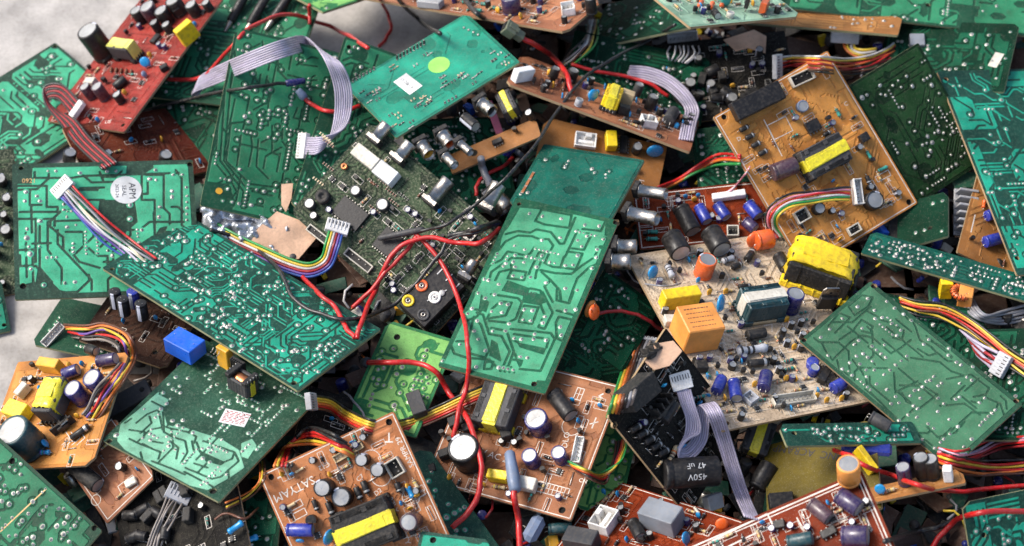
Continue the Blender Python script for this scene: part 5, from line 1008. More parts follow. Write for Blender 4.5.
# beige board
put('b24', 'box', 682, 292, 8, w=38, d=13, h=18, col='yellow', label='yellow block capacitor'); put('b24', 'relay', 700, 320, 8, w=38, d=34, h=32, col='orange', zr=28)
put('b24', 'disc', 653, 272, 30, r=7, t=4, col='skyblue', h=9); put('b24', 'res', 669, 274, -65, l=17, r=3.6, col='greyres', bands='kkk'); put('b24', 'disc', 721, 303, 60, r=9, t=5, col='skyblue', h=11)
put('b24', 'ecap', 707, 262, 60, r=9.5, h=22, col='vermilion', zr=18); put('b24', 'ecap', 763, 240, 10, r=10, h=18, col='vermilion', lie=True); put('b24', 'disc', 755, 240, r=9, t=5, col='vermilion', h=9)
put('b24', 'ecap', 676, 245, -60, r=11, h=24, col='black', lie=True); put('b24', 'ecap', 716, 241, -58, r=11, h=26, col='black', lie=True); put('b24', 'diode', 749, 258, 55, l=16, r=3.8); put('b24', 'ecap', 782, 262, -60, r=6.5, h=18, col='black', lie=True)
put('b24', 'xfmr', 826, 256, 74, w=50, d=66, h=34, core='blackmatte', tape='yellow', wrap=True, bob='yellow', label='big yellow wrapped transformer')
put('b24', 'xfmr', 764, 298, 8, w=44, d=30, h=28, core='darkteal', tape='offwhite', bob='darkteal', band=.4, zr=22); put('b24', 'ecap', 795, 296, 60, r=9, h=24, col='navy', zr=20, stripe=None)
put('b24', 'conn', 766, 320, 8, n=8, p=4, d=4, h=7, col='tanres'); put('b24', 'to220', 826, 304, 0, w=18, h=26, lean=.1, zr=10); put('b24', 'res', 751, 353, 8, l=32, r=4.6, col='greyres', bands='kkk', up=3); put('b24', 'diode', 757, 366, 6, l=20, r=4); put('b24', 'ecap', 733, 364, r=4, h=6); put('b24', 'ecap', 756, 334, 10, r=5, h=20, col='blackmatte', lie=True)
put('b24', 'ecap', 719, 385, 65, r=5.5, h=19, col='blue', lie=True); put('b24', 'ecap', 735, 390, -80, r=6, h=21, col='blue', lie=True); put('b24', 'ecap', 765, 381, 78, r=6.5, h=20, col='navy', lie=True); put('b24', 'square', 751, 396, 35, w=12, d=12, h=6, col='greyres'); put('b24', 'box', 702, 364, 0, w=12, d=10, h=8, col='blackmatte')
put('b24', 'conn', 794, 399, 8, n=9, p=4.6, d=10, h=8, col='offwhite'); put('b24', 'ic', 824, 376, 60, w=18, l=8, h=7); put('b24', 'ecap', 815, 367, r=5, h=10, col='blue'); put('b24', 'ecap', 838, 386, 30, r=6, h=14, col='blue', lie=True)
put('b24', 'box', 671, 318, 0, w=12, d=10, h=8, col='offwhite', nm='connector'); put('b24', 'to92', 722, 276); put('b24', 'diode', 736, 268, 20, l=12, r=3); put('b24', 'diode', 744, 288, 5, l=13, r=2.4); put('b24', 'res', 727, 262, 20, l=14, r=3.4, col='greyres', bands='kk')
for (x, y) in ((788, 362), (789, 370), (788, 378), (700, 398)): put('b24', 'res', x, y, 12, l=9, r=1.8, col='tealres', bands='rkr')
ring('b24', 786, 338, 10); ring('b24', 812, 345, 8)
scatter('b24', 95, (640, 235, 885, 425), seed=12, minr=1.4); scatter('b24', 110, (650, 300, 860, 425), seed=13, minr=1.0, kinds=[0, 2, 3, 5, 7, 9, 10, 11, 12, 13, 7, 11])
for k in range(14): inkline('b24', [(660 + k * 13, 300 + (k * 37) % 90), (668 + k * 13, 298 + (k * 37) % 90), (668 + k * 13, 306 + (k * 37) % 90)], .7, 'ink')
# black grimy board
put('b42', 'ecap', 697, 472, 6, pitch=.5, r=14, h=52, col='black', lie=True, stripe='bluegrey', label='large black 450V capacitor with grey top')
put('b42', 'box', 645, 392, 40, w=38, d=20, h=20, col='blackmatte', nm='heat_sink'); put('b42', 'sink', 664, 408, 50, w=30, d=16, h=14, fins=4); put('b42', 'sink', 652, 352, 30, w=22, d=12, h=10, fins=3, col='cardboard' if 0 else 'blackmatte'); put('b42', 'ecap', 668, 412, 60, r=6, h=22, lie=True)
put('b42', 'res', 670, 455, 62, l=20, r=3, col='tanres', bands='okno'); put('b42', 'disc', 681, 447, 20, r=6, t=3.5, col='skyblue', h=5)
for k in range(5): put('b42', 'diode', 633 + k * 7, 428 + k * 6, 30, l=13, r=3)
put('b42', 'box', 716, 502, 20, w=20, d=14, h=8, col='grey'); scatter('b42', 24, seed=5)
# big brown board
put('b40', 'ecap', 463, 448, 50, r=15, h=30, col='black', zr=28); put('b40', 'ecap', 536, 419, r=11, h=22, col='navy', zr=20, stripe=None); put('b40', 'ecap', 529, 455, r=7.5, h=18, col='navy', stripe=None); put('b40', 'ecap', 558, 452, r=7, h=17, col='navy', stripe=None); put('b40', 'ecap', 562, 405, -52, r=8, h=30, col='black', lie=True)
put('b40', 'xfmr', 495, 402, 70, w=44, d=38, h=24, core='charcoal', tape='tape', band=.34, bob='yellow'); put('b40', 'box', 497, 474, -8, w=20, d=9, h=12, col='yellow'); put('b40', 'box', 525, 482, -12, w=20, d=12, h=10, col='offwhite', nm='connector'); put('b40', 'conn', 578, 450, 78, n=6, p=4, d=8, h=8)
put('b40', 'res', 500, 488, -8, l=12, r=2, col='tanres', bands='yny')
for (x, y) in ((442, 433), (450, 440), (520, 440), (543, 470), (548, 438)): put('b40', 'to92', x, y, 20)
inkrect('b40', 553, 490, 30, 10, -15, .8, 7); inkrect('b40', 579, 394, 7, 12, -15, .8, 1); ring('b40', 572, 426, 9.5); lettering('b40', 'V AC 2', 494, 456, -18, 9); lettering('b40', 'DLO', 566, 440, 78, 8); lettering('b40', 'CN', 583, 481, -15, 5.5)
inkline('b40', [(598, 404), (602, 398), (599, 396), (603, 394)], 1.4); inkline('b40', [(592, 428), (596, 418)], 1.3); inkline('b40', [(590, 424), (598, 422)], 1.0)
scatter('b40', 20, (425, 395, 560, 505), seed=3)
# lettered brown board
for (x_, y_) in ((276, 496), (286, 492), (298, 487), (310, 482), (389, 437), (402, 446), (408, 460), (270, 505), (318, 478)): BY['b38'].busy.append((*BY['b38'].local(x_, y_), 10))
put('b38', 'ecap', 322, 488, 50, r=8, h=20, zr=19); put('b38', 'ecap', 341, 497, 50, r=9, h=14, zr=13); put('b38', 'ecap', 361, 460, r=6, h=14); put('b38', 'ecap', 377, 470, r=6.5, h=17, zr=16); put('b38', 'ecap', 409, 522, 20, r=8, h=27, col='plum', zr=24, stripe=None)
put('b38', 'square', 394, 468, -60, w=16, d=14, h=9, col='offwhite'); put('b38', 'xfmr', 363, 528, 22, w=56, d=42, h=22, core='blackmatte', tape='tape', band=.3); put('b38', 'ecap', 300, 530, 0, r=6, h=24, col='blue', lie=True); put('b38', 'disc', 329, 537, 70, r=8, t=4, col='skyblue', h=9)
put('b38', 'conn', 348, 452, 30, n=6, p=4.6, d=7, h=6, col='tanres'); put('b38', 'res', 411, 492, -62, l=11, r=3, col='skyblue', bands='', up=1.5); put('b38', 'res', 416, 484, -62, l=9, r=2, col='tanres', bands='ny'); put('b38', 'disc', 300, 541, r=4)
for (x, y, l, r) in ((316, 505, 10, 2.4), (331, 508, 12, 3), (359, 493, 12, 3), (366, 487, 12, 3), (399, 487, 9, 3), (292, 505, 9, 1.8), (300, 470, 9, 1.3)): put('b38', 'diode' if r > 2 else 'res', x, y, -68 if r > 2 else 30, **(dict(l=l, r=r) if r > 2 else dict(l=l, r=r, col='tanres', bands='')))
put('b38', 'to92', 312, 520, r=5, h=8); ring('b38', 371, 460, 9); ring('b38', 381, 476, 9); ring('b38', 411, 497, 8)
lettering('b38', 'SATYAM', 294, 489, 207, 11); lettering('b38', 'T', 389, 437, 180, 13); lettering('b38', 'SAMPR 29', 405, 452, -63 + 180, 7); lettering('b38', 'C12', 324, 466, 207, 6.5); lettering('b38', '27LY', 393, 505, -65, 7); lettering('b38', 'OTTY', 404, 535, -65, 7); lettering('b38', 'C7', 360, 478, 40, 6); lettering('b38', 'D2', 378, 492, 40, 6)
inkline('b38', [(278, 478), (288, 473)], 1.5); inkrect('b38', 296, 505, 12, 6, 28); inkrect('b38', 300, 514, 12, 6, 28)
scatter('b38', 12, seed=3)
# bottom boards
put('b44', 'square', 603, 516, 55, w=24, d=20, h=12, col='white'); put('b44', 'box', 660, 510, -18, w=36, d=22, h=20, col='greybox'); put('b44', 'ecap', 637, 530, -62, r=6, h=22, col='black', lie=True); put('b44', 'box', 580, 535, -10, w=30, d=18, h=16, col='charcoal', nm='heat_sink'); put('b44', 'to220', 588, 530, -30, w=12, h=16, lean=1.1)
put('b44', 'res', 697, 512, -55, l=10, r=1.6, col='offwhite', bands=''); put('b44', 'disc', 686, 538, 60, r=6, col='skyblue', h=7); put('b44', 'disc', 722, 524, 10, r=6, col='vermilion', h=5); scatter('b44', 26, seed=5)
put('b45', 'ecap', 849, 502, -35, r=8, h=22, col='purple', lie=True, stripe='navy'); put('b45', 'ecap', 855, 536, 0, r=9, h=22, col='purple', lie=True); put('b45', 'ecap', 820, 511, -40, r=6.5, h=22, col='plum', lie=True); put('b45', 'ic', 779, 524, 10, w=10, l=7, h=5, pins=2); put('b45', 'ic', 828, 532, 28, w=14, l=7, h=4, pins=3); put('b45', 'ecap', 800, 540, 10, r=6, h=22, col='darkteal', lie=True, stripe=None)
inkrect('b45', 742, 533, 54, 11, 26, 1.3); inkrect('b45', 838, 512, 6, 18, 26, 1.0); inkline('b45', [(797, 518), (806, 534), (800, 526), (810, 530)], 1.2); inkline('b45', [(866, 518), (872, 530)], 1.2); ring('b45', 806, 514, 4)
scatter('b45', 14, seed=2); put('b48', 'ecap', 904, 474, 80, r=6.5, h=22, col='purple', zr=12); put('b48', 'ecap', 922, 466, 60, r=7, h=26, zr=14); put('b48', 'ecap', 931, 466, 60, r=7, h=24, zr=14); put('b48', 'box', 948, 474, 0, w=8, d=8, h=16, col='white', zr=8, nm='connector'); put('b48', 'disc', 880, 489, r=5, col='skyblue'); put('b48', 'res', 890, 492, 15, l=10, r=2, col='tanres')
lettering('b47', 'INC  ACRAMP', 806, 452, 172, 11, 'ink_black')
put('b47', 'xfmr', 734, 446, 70, w=36, d=26, h=20, tape='tape') if 0 else None
# mixed board, centre
for (x, y, r) in ((309, 203, 5.5), (355, 190, 5.5), (382, 204, 6.5), (313, 215, 4)): put('av', 'ecap', x, y, r=r, h=9, col='charcoal', stripe=None)
put('av', 'coil', 322, 196, r=7.5, h=7, col='blackmatte'); put('av', 'ic', 350, 213, -38, w=34, l=22, h=3, pins=9); put('av', 'ic', 388, 242, -38, w=24, l=24, h=3, pins=8); put('av', 'square', 358, 260, -38, w=34, d=9, h=4); put('av', 'square', 320, 236, -38, w=34, d=8, h=4)
put('av', 'box', 365, 156, -38, w=30, d=14, h=14, col='offwhite', nm='connector'); put('av', 'box', 385, 172, -38, w=24, d=16, h=13, col='paper', nm='connector'); put('av', 'jack', 432, 200, 50, r=7.5, l=26, inner='grey'); put('av', 'jack', 399, 157, 50, r=7, l=18, inner='grey'); put('av', 'jack', 376, 138, 50, r=7, l=18, inner='grey'); put('av', 'coil', 344, 166, r=3.5, h=4, col='copperwire')
put('av', 'button', 470, 236, -38, w=12, h=9); put('av', 'jack', 487, 205, 60, r=8, l=24, inner='skyblue')
SM2 = list(range(len(SMALL))); scatter('av', 90, seed=21, minr=2.6, kinds=[0, 2, 3, 4, 6, 10, 11, 12, 12, 12, 13])
for k in range(16):
    x, y = 330 + rng.uniform(-20, 110), 0; y = 150 + (x - 330) * .75 + rng.uniform(-10, 70); smd_row('av', (x, y), (x + 9, y + 7), 5, 1.3, 2.4, rng.choice(['brownres', 'charcoal', 'tanres']), 'surface_chips', 50)
# lime board block + plastics
put('b28', 'box', 416, 402, -70, w=24, d=14, h=12, col='charcoal', nm='connector')
# top right boards
put('b17', 'box', 905, 62, 0, w=14, d=22, h=14, col='greybox'); sticker('b17', 996, 60, 20, 10, 60, 'offwhite')
for (x, y, c, w) in ((850, 18, 'grey', 26), (916, 38, 'greybox', 16), (952, 40, 'tealres', 20)): put('b15', 'box', x, y + 10, 0, True, w=w, d=16, h=26, col=c, zr=16)
put('b22', 'box', 945, 292, 0, True, w=12, d=12, h=22, col='yellow', zr=18); put('b22', 'toroid', 960, 303, 0, True, R=8, r=3.6, col='vermilion', zr=20); put('b22', 'box', 965, 300, 80, True, w=24, d=14, h=22, col='orange', zr=18)
put('b23', 'ecap', 812, 368, 0, True, r=6, h=18, col='blue', zr=12); put('b46', 'ecap', 880, 422, -30, r=6, h=20, col='charcoal', lie=True)
# yellow marks on solder sides
for key, pts in (('b36', [(0, 532), (46, 489)]),): inkline(key, pts, 1.2, 'ink_yellow')
sticker('b5', 219, 191, 7, 7, 0, 'amber', True, nm='adhesive_dot')
scatter('d4', 46, seed=3)
for k in range(22):
    rr_ = random.Random(k); x, y = 668 + rr_.random() * 95, 48 + rr_.random() * 62; put('d4', 'ecap' if k % 2 else 'box', x, y, rr_.uniform(0, 180), **(dict(r=rr_.choice((4, 5, 6)), h=14, lie=bool(k % 4 == 1)) if k % 2 else dict(w=rr_.choice((10, 14)), d=8, h=10, col='blackmatte')))
for k in range(12):
    rr_ = random.Random(k + 50); put('d6', 'ecap' if k % 2 else 'box', 128 + rr_.random() * 60, 480 + rr_.random() * 60, rr_.uniform(0, 180), **(dict(r=5, h=14, lie=True) if k % 2 else dict(w=14, d=8, h=9, col='blackmatte')))
scatter('d6', 20, seed=4); scatter('d9', 10, seed=2); scatter('b34', 14, seed=5); scatter('b11', 20, seed=9); scatter('b38', 14, seed=9); scatter('b44', 16, seed=9); scatter('b3', 26, seed=9)
for (x, y, w, d, h) in ((455, 420, 14, 10, 12), (444, 452, 12, 8, 10), (470, 425, 16, 8, 10), (505, 432, 10, 10, 12), (430, 468, 10, 8, 8)): put('b40', 'box', x, y, 20, w=w, d=d, h=h, col='blackmatte')
for (x, y, r, h) in ((135, 10, 7, 18), (153, 22, 5, 14), (165, 24, 5, 12), (190, 4, 7, 16), (205, 2, 5, 12)): put('b3', 'ecap', x, y, r=r, h=h, col='blackmatte')
scatter('b45', 30, (700, 480, 880, 546), seed=31, minr=1.5); scatter('b44', 30, (560, 480, 735, 546), seed=32, minr=1.5); scatter('b38', 40, (262, 415, 450, 546), seed=33, minr=1.2); scatter('b40', 30, (430, 385, 610, 515), seed=34, minr=1.2)
scatter('strip', 40, (510, 60, 700, 150), seed=35, minr=1.0, kinds=[0, 1, 3, 6, 9, 10, 11, 12, 9, 11]); scatter('b19', 26, (720, 60, 910, 240), seed=36, minr=1.5); scatter('b32', 24, (0, 350, 145, 465), seed=37, minr=1.2); scatter('b25', 20, (635, 185, 770, 240), seed=38, minr=1.2); scatter('b42', 40, seed=39, minr=1.2, kinds=[3, 4, 9, 11, 12, 13, 3, 11]); scatter('b11', 30, (400, 0, 610, 30), seed=41, minr=1.2); scatter('b14', 24, (650, -5, 800, 24), seed=42, minr=1.2)
for (x, y, r, h, c_) in ((700, 92, 6, 16, 'black'), (654, 96, 6, 16, 'black'), (640, 84, 5, 14, 'charcoal'), (556, 68, 5, 14, 'black'), (574, 70, 6, 14, 'black')): put('strip', 'ecap', x, y, r=r, h=h, col=c_)
finish_boards()
# ================================================================ loose things in the heap
def loose(name, label, cat, px, py, off, ang, lean=(0, .3), group=None):
    p = P3((px, py, off)); n = (CR * lean[0] + CU * lean[1] - CF).normalized(); a = math.radians(ang); x = CR * math.cos(a) + CU * math.sin(a); x = (x - n * x.dot(n)).normalized(); y = n.cross(x)
    Mx = Matrix(((x.x, y.x, n.x, p.x), (x.y, y.y, n.y, p.y), (x.z, y.z, n.z, p.z), (0, 0, 0, 1)))
    r = link(name, None, None, Mx); r.empty_display_size = .01; return tag(r, label, cat, group)
# black panel with round sockets
t = loose('socket_panel', 'black plastic panel with red, white and yellow ringed sockets', 'socket panel', 432, 295, 16, 48, (-.1, .3))
b = MB(); b.box((0, 0, -7), (58, 36, 14), 'black', 1.2)
for (x, y) in ((22, -12), (24, 0), (23, 11)): b.box((x, y, .4), (9, 1.2, .6), 'paper', .1)
link('housing', b.mesh('housing'), t)
for (x, y, c) in ((-20, 13, 'yellow'), (0, 14, 'vermilion'), (0, -4, 'white'), (-20, -8, 'charcoal')):
    s = MB(); s.lathe([(6.2, 0), (6.2, 1.4), (5.8, 1.8), (3.8, 1.8), (3.4, .4)], c, 22); o = link('socket', s.mesh('socket'), t, TR(x, y, 0)); c2 = MB(); c2.lathe([(3.4, .5), (2.6, .6), (2.4, 2.4), (1.2, 2.5), (.9, .6)], 'steel' if c != 'white' else 'white', 14); c2.lathe([(1.0, .7), (.01, .7)], 'hole', 10); link('ring', c2.mesh('ring'), o)
b = MB(); b.box((-8, 1, .5), (22, 1.3, .8), 'aluminium', .1, RZ(-.3) @ TR(12, -4, 0)); b.lathe([(3.2, 0), (3.2, 1.2), (2.6, 1.6), (.01, 1.3)], 'aluminium', 14, TR(8, -6, 0)); link('screw', b.mesh('screw'), t)
# black moulded heat block beside pale board
t = loose('plastic_bracket', 'black plastic bracket wedged between the left orange board and pale green board', 'bracket', 124, 408, 2, 33, (-.2, .6))
b = MB(); b.box((0, 0, 6), (62, 20, 14), 'charcoal', 1); b.box((-20, 0, 13.5), (14, 12, 2), 'black', .4); link('block', b.mesh('block'), t); h = MB(); h.lathe([(2.6, 13.1), (2.6, 13.15), (.01, 13.2)], 'hole', 14, TR(24, 0, 0)); link('screw_hole', h.mesh('screw_hole'), t)
# finned heat sink right
t = loose('heat_sink', 'grey finned heat sink standing on end left of the tan board sliver', 'heat sink', 962, 214, 8, 82, (.2, .3))
b = MB(); b.box((0, 0, 3), (50, 20, 3), 'grey', .3)
for k in range(6): b.box((-20 + k * 8, 0, 11), (2.4, 20, 15), 'grey', .3)
link('fins', b.mesh('fins'), t)
# torn cardboard pieces
def torn(label, px, py, off, pts, m='cardboard', crumple=2.0, name='cardboard_scrap', cat='cardboard', lean=(0, .4)):
    t = loose(name, label, cat, px, py, off, 0, lean); nx = ny = 44; rg = random.Random(px); xs = [p[0] - px for p in pts]; ys = [-(p[1] - py) for p in pts]; poly = list(zip(xs, ys))
    import mathutils.noise as mn
    me = MB(); vs = []; g = []; x0, x1, y0, y1 = min(xs), max(xs), min(ys), max(ys)
    def ins(x, y):
        c = False
        for i in range(len(poly)):
            (ax, ay), (bx, by) = poly[i], poly[i - 1]
            if (ay > y) != (by > y) and x < (bx - ax) * (y - ay) / (by - ay + 1e-9) + ax: c = not c
        return c
    idx = {}
    for i in range(nx + 1):
        for j in range(ny + 1):
            x = x0 + (x1 - x0) * i / nx; y = y0 + (y1 - y0) * j / ny; z = mn.noise(Vector((x * .09 + px, y * .09, 0))) * crumple * 2 + abs(mn.noise(Vector((x * .2, y * .2 + px, 3)))) * crumple
            for dz in (0, -1.3): idx[(i, j, dz)] = len(vs); vs.append((x, y, z + dz + crumple))
    cells = {(i, j) for i in range(nx) for j in range(ny) if ins(x0 + (x1 - x0) * (i + .5) / nx, y0 + (y1 - y0) * (j + .5) / ny)}; fs = []
    for (i, j) in cells:
        fs.append([idx[(i, j, 0)], idx[(i + 1, j, 0)], idx[(i + 1, j + 1, 0)], idx[(i, j + 1, 0)]]); fs.append([idx[(i, j, -1.3)], idx[(i, j + 1, -1.3)], idx[(i + 1, j + 1, -1.3)], idx[(i + 1, j, -1.3)]])
        for (di, dj, a, c) in ((-1, 0, (i, j + 1), (i, j)), (1, 0, (i + 1, j), (i + 1, j + 1)), (0, -1, (i, j), (i + 1, j)), (0, 1, (i + 1, j + 1), (i, j + 1))):
            if (i + di, j + dj) not in cells: fs.append([idx[(*a, 0)], idx[(*c, 0)], idx[(*c, -1.3)], idx[(*a, -1.3)]][::-1])
    if m == 'cardboard' and crumple < 3.5: me = MB(); me.prism([(x, y) for x, y in poly][::-1], 1, 2.6, m)
    else: me.add(vs, fs, m, True)
    0 and me.add(vs, fs, m, m == 'foil'); link('sheet', me.mesh('sheet'), t); return t
torn('crumpled silver foil bag under the bunched tracks board', 228, 225, 2, [(200, 206), (222, 208), (262, 218), (290, 232), (285, 262), (255, 262), (225, 246), (203, 228)], 'foil', 6, 'foil_bag', 'foil bag')
torn('torn brown cardboard flap beside the crumpled silver bag', 278, 236, 7, [(258, 228), (276, 210), (300, 220), (318, 238), (300, 262), (268, 262), (250, 246)], 'cardboard', 3)
torn('small torn cardboard strip stuck on the edge of the bunched tracks board', 286, 195, 3, [(281, 184), (293, 183), (292, 200), (287, 215), (282, 207)], 'cardboard', .8, 'cardboard_strip')
torn('crumpled dirty cardboard scrap tucked behind the black heat sink', 660, 352, 10, [(646, 362), (655, 345), (672, 342), (680, 352), (668, 366), (654, 370)], 'cardboard', 3, 'cardboard_shred')
torn('dusty crumpled paper scrap in the dark gap above the orange board', 745, 44, 8, [(722, 40), (755, 28), (768, 36), (766, 56), (748, 50), (735, 54)], 'cardboard', 3, 'paper_scrap', 'paper')
# yellow wrapped coil loose in dark gap lower right
def solo(kind, name_label, cat, px, py, off, ang, lean=(0, .3), name=None, **kw):
    parts = getcomp(kind, kw); t = loose(name or parts[0][0], name_label, cat, px, py, off, ang, lean)
    first = None
    for nm, me in parts:
        o = link(nm if nm != (name or parts[0][0]) else 'body', me, first or t)
        if first is None: first = o
    return t
solo('xfmr', 'yellow taped coil lying in the dark gap under the purple grey ribbon', 'coil', 757, 440, 1, 70, w=34, d=26, h=22, tape='tape')
solo('ecap', 'dusty black capacitor lying at the foot of the purple grey ribbon', 'capacitor', 762, 478, 2, 60, r=9, h=26, lie=True)
solo('box', 'black block capacitor in the gap above the reddish bottom board', 'capacitor', 780, 502, 1, 5, w=22, d=14, h=12, col='black')
solo('ecap', 'orange cylinder capacitor standing behind the reddish bottom board corner', 'capacitor', 849, 480, 2, 60, (-.2, .9), r=10, h=24, col='orange', stripe=None, name='orange_capacitor')
solo('box', 'thin yellow block leaning beside the orange cylinder capacitor', 'block', 862, 464, 4, -65, (.3, .6), w=26, d=6, h=14, col='yellow', name='yellow_block')
solo('box', 'large round cornered blue block beneath the small bright green board', 'capacitor', 866, 449, 1, -5, w=46, d=12, h=6, col='blue', bev=2.5, name='blue_block')
solo('jack', 'dull metal barrel jack right of the round socket panel under the black wire', 'jack', 492, 196, 4, -50, r=9, l=24, inner='skyblue', name='barrel_jack')
solo('jack', 'short metal jack with yellow insert at the end of the socket panel', 'jack', 466, 277, 8, 60, r=6, l=16, inner='amber', name='short_jack')
solo('box', 'pink folded strip hanging beside the yellow coil under the shiny board', 'strip', 494, 118, 14, -72, (0, .3), w=38, d=8, h=3, col='pink', bev=.8, name='pink_strip')
solo('box', 'bluish grey oval capacitor under the grey sleeve at the bottom', 'capacitor', 534, 530, 12, 62, w=26, d=14, h=10, col='bluegrey', bev=4.5, name='oval_capacitor')
solo('ecap', 'dark teal capacitor lying right of the bluish oval capacitor', 'capacitor', 560, 529, 6, 5, r=5, h=22, col='darkteal', lie=True, stripe=None, name='teal_capacitor')
solo('disc', 'round orange disc showing beneath the tall central board edge', 'capacitor', 590, 311, 6, 60, r=9, t=5, col='orange', h=8, name='orange_disc')
for i, (x, y, a, lb) in enumerate(((238, 8, 66, 'leftmost of three black rods at the top edge'), (258, 11, 64, 'middle one of three black rods at the top edge'), (281, 8, 60, 'rightmost of three black rods at the top edge'))):
    t = loose('audio_plug', lb, 'plug', x, y, 8, a); b = MB(); b.lathe([(4.2, -18), (5.2, -17), (5.2, 22), (3, 30)], 'black', 14, RY(PI / 2), cap0=True, cap1=True); link('grip', b.mesh('grip'), t); c = MB(); c.lathe([(3, -17), (3.2, -24), (2.4, -26), (2.4, -31), (.6, -32)], 'steel', 12, RY(PI / 2)); link('metal_tip', c.mesh('metal_tip'), t); t['group'] = 'black rods at the top edge'
solo('to220', 'blue tipped probe wires bundle part near the bottom left small green board', 'capacitor', 232, 528, 8, 30, w=10, h=16, lean=1.2, name='transistor') if 0 else None
for i, (x, y, a, lb) in enumerate(((236, 528, 38, 'longer blue resistor lying over the small green board at the bottom'), (250, 540, 20, 'shorter blue resistor at the bottom edge beside the lettered brown board'))): solo('res', lb, 'resistor', x, y, 8, a, l=16, r=3, col='skyblue', bands='', name='blue_resistor')
# white plug header hanging in top gap
solo('conn', 'white header hanging in the dark gap under the narrow top green board', 'connector', 682, 40, 4, 5, (0, .2), n=7, p=4.4, d=12, h=12, name='white_header')
# ================================================================ ribbon cables
ribbon('black and red ribbon looping over the top left teal board', [(76, 108, 20, 60), (60, 92, 26, 75), (46, 94, 16, 100), (52, 108, 10, 150), (68, 122, 8, 195), (84, 142, 6, 205), (110, 166, 3, 205)], 'kdkdkdk', 2.6, plugs=((0, 9, 2.6 / 2.6),))
ribbon('white and grey ribbon arching over the bunched tracks board', [(201, 92, 5, 60), (196, 86, 10, 68), (215, 76, 14, 100), (250, 61, 20, 105), (285, 48, 26, 108), (308, 44, 30, 115), (330, 58, 32, 160), (342, 84, 26, 182), (343, 112, 20, 190), (336, 134, 12, 215), (320, 145, 8, 255), (306, 146, 6, 262)], 'lllvllll', 2.3, plugs=((1, 14, 1.35),))
ribbon('wide rainbow cable lying across the round seal board', [(66, 191, 5, 55), (78, 204, 8, 45), (100, 226, 9, 48), (122, 244, 6, 52), (138, 256, 2, 55), (152, 266, -6, 55)], 'bpvwcekr'[::1], 2.5, plugs=((0, 14, 1.1),), bound=False)
ribbon('blue yellow and green cable rising from the white plug in the middle', [(336, 232, 14, -28), (332, 246, 18, -20), (326, 262, 16, -50), (310, 270, 12, -85), (290, 266, 10, -100), (262, 254, 8, -110), (232, 240, 6, -115), (205, 224, 0, -110)], 'gywdpb', 2.7, plugs=((0, 14, 1.35),))
ribbon('orange and brown cable looping over the left orange board', [(68, 331, 8, 125), (86, 333, 10, 90), (104, 331, 14, 85), (122, 340, 20, 40), (128, 358, 26, 5), (118, 376, 24, -20), (106, 392, 16, -28), (96, 408, 10, -32), (88, 418, 2, -30)], 'tkrpyon', 2.5, bound=False)
solo('conn', 'white header at the start of the looping orange and brown cable', 'connector', 54, 336, 3, 52, n=7, p=3.6, d=8, h=8, name='cable_header')
ribbon('short red and black cable soldered to the lettered brown board', [(352, 452, 5, 120), (334, 442, 12, 112), (312, 434, 18, 95), (294, 440, 18, 45), (287, 452, 14, 10), (284, 466, 2, 0)], 'kkrryo'[::-1], 3.1, bound=False)
ribbon('yellow orange and black cable running beneath the crossing red wires', [(314, 402, 22, 100), (330, 405, 18, 85), (346, 416, 8, 60), (372, 427, .9, 75), (404, 426, .9, 88), (440, 412, 12, 110), (470, 398, 12, 115), (500, 386, 5, 112), (520, 378, -8, 110)], 'kyyorn'[::-1], 2.4, plugs=((0, 16, 1.0),), plugcol='grey')
ribbon('rainbow wire loop leaving the big brown board on its right', [(572, 466, 6, 130), (588, 474, 10, 120), (602, 478, 14, 115), (614, 468, 16, 45), (620, 452, 10, 20), (622, 440, 2, 15)], 'nkroyg', 2.2, bound=False)
ribbon('rainbow cable dropping from a comb header beside the black heat sink', [(642, 340, 4, 12), (637, 352, 5, 15), (631, 372, 4, 18), (624, 396, 3, 20), (618, 414, 0, 20)], 'gyonket', 3.4, plugs=((0, 4, 1.2),), plugcol='greyres')
ribbon('mauve ribbon curled on the black grimy board', [(683, 388, 12, 170), (687, 402, 14, 170), (693, 420, 16, 165), (692, 434, 18, 185), (684, 443, 16, 225), (680, 452, 10, 270), (688, 453, 10, 310), (699, 440, 12, 345), (702, 420, 16, 358), (706, 404, 24, 372), (715, 414, 28, 368), (724, 440, 30, 360), (734, 472, 30, 356), (743, 498, 18, 352), (752, 518, 2, 345)], 'lvlvlvl', 2.1, plugs=((0, 16, 1.2),))
ribbon('yellow and red cable from the white plug above the orange board', [(780, 66, 6, 82), (796, 63, 10, 86), (820, 64, 12, 90), (846, 67, 12, 92), (868, 64, 10, 98), (886, 56, 4, 105), (896, 50, -4, 105)], 'wyrordnk'[::-1], 2.3, plugs=((0, 12, 1.3),), bound=False)
ribbon('green and salmon cable curling on the orange board', [(850, 194, 9, 84), (834, 194, 14, 86), (812, 197, 16, 92), (790, 201, 16, 100), (774, 212, 12, 140), (772, 226, 8, 175), (780, 238, 4, 195)], 'kirwgy'[::-1], 2.4, bound=False)
ribbon('pink and white wire bundle at the white socket of the maroon board', [(724, 196, 6, 70), (734, 188, 9, 60), (742, 178, 12, 50), (748, 170, 13, 60)], 'iwiwi', 1.6, bound=False)
ribbon('green and red pair of wires behind the maroon board', [(655, 192, 3, 60), (676, 182, 5, 62), (698, 168, 7, 70), (718, 160, 7, 80), (740, 160, 3, 88)], 'gorr', 3.0, bound=False)
ribbon('long red and yellow cable passing right of the orange block', [(900, 302, 2, 100), (918, 308, 8, 90), (942, 312, 10, 75), (966, 324, 12, 60), (988, 340, 14, 52), (1010, 358, 12, 50), (1040, 378, 8, 50)], 'kynroyk', 2.3, bound=False)
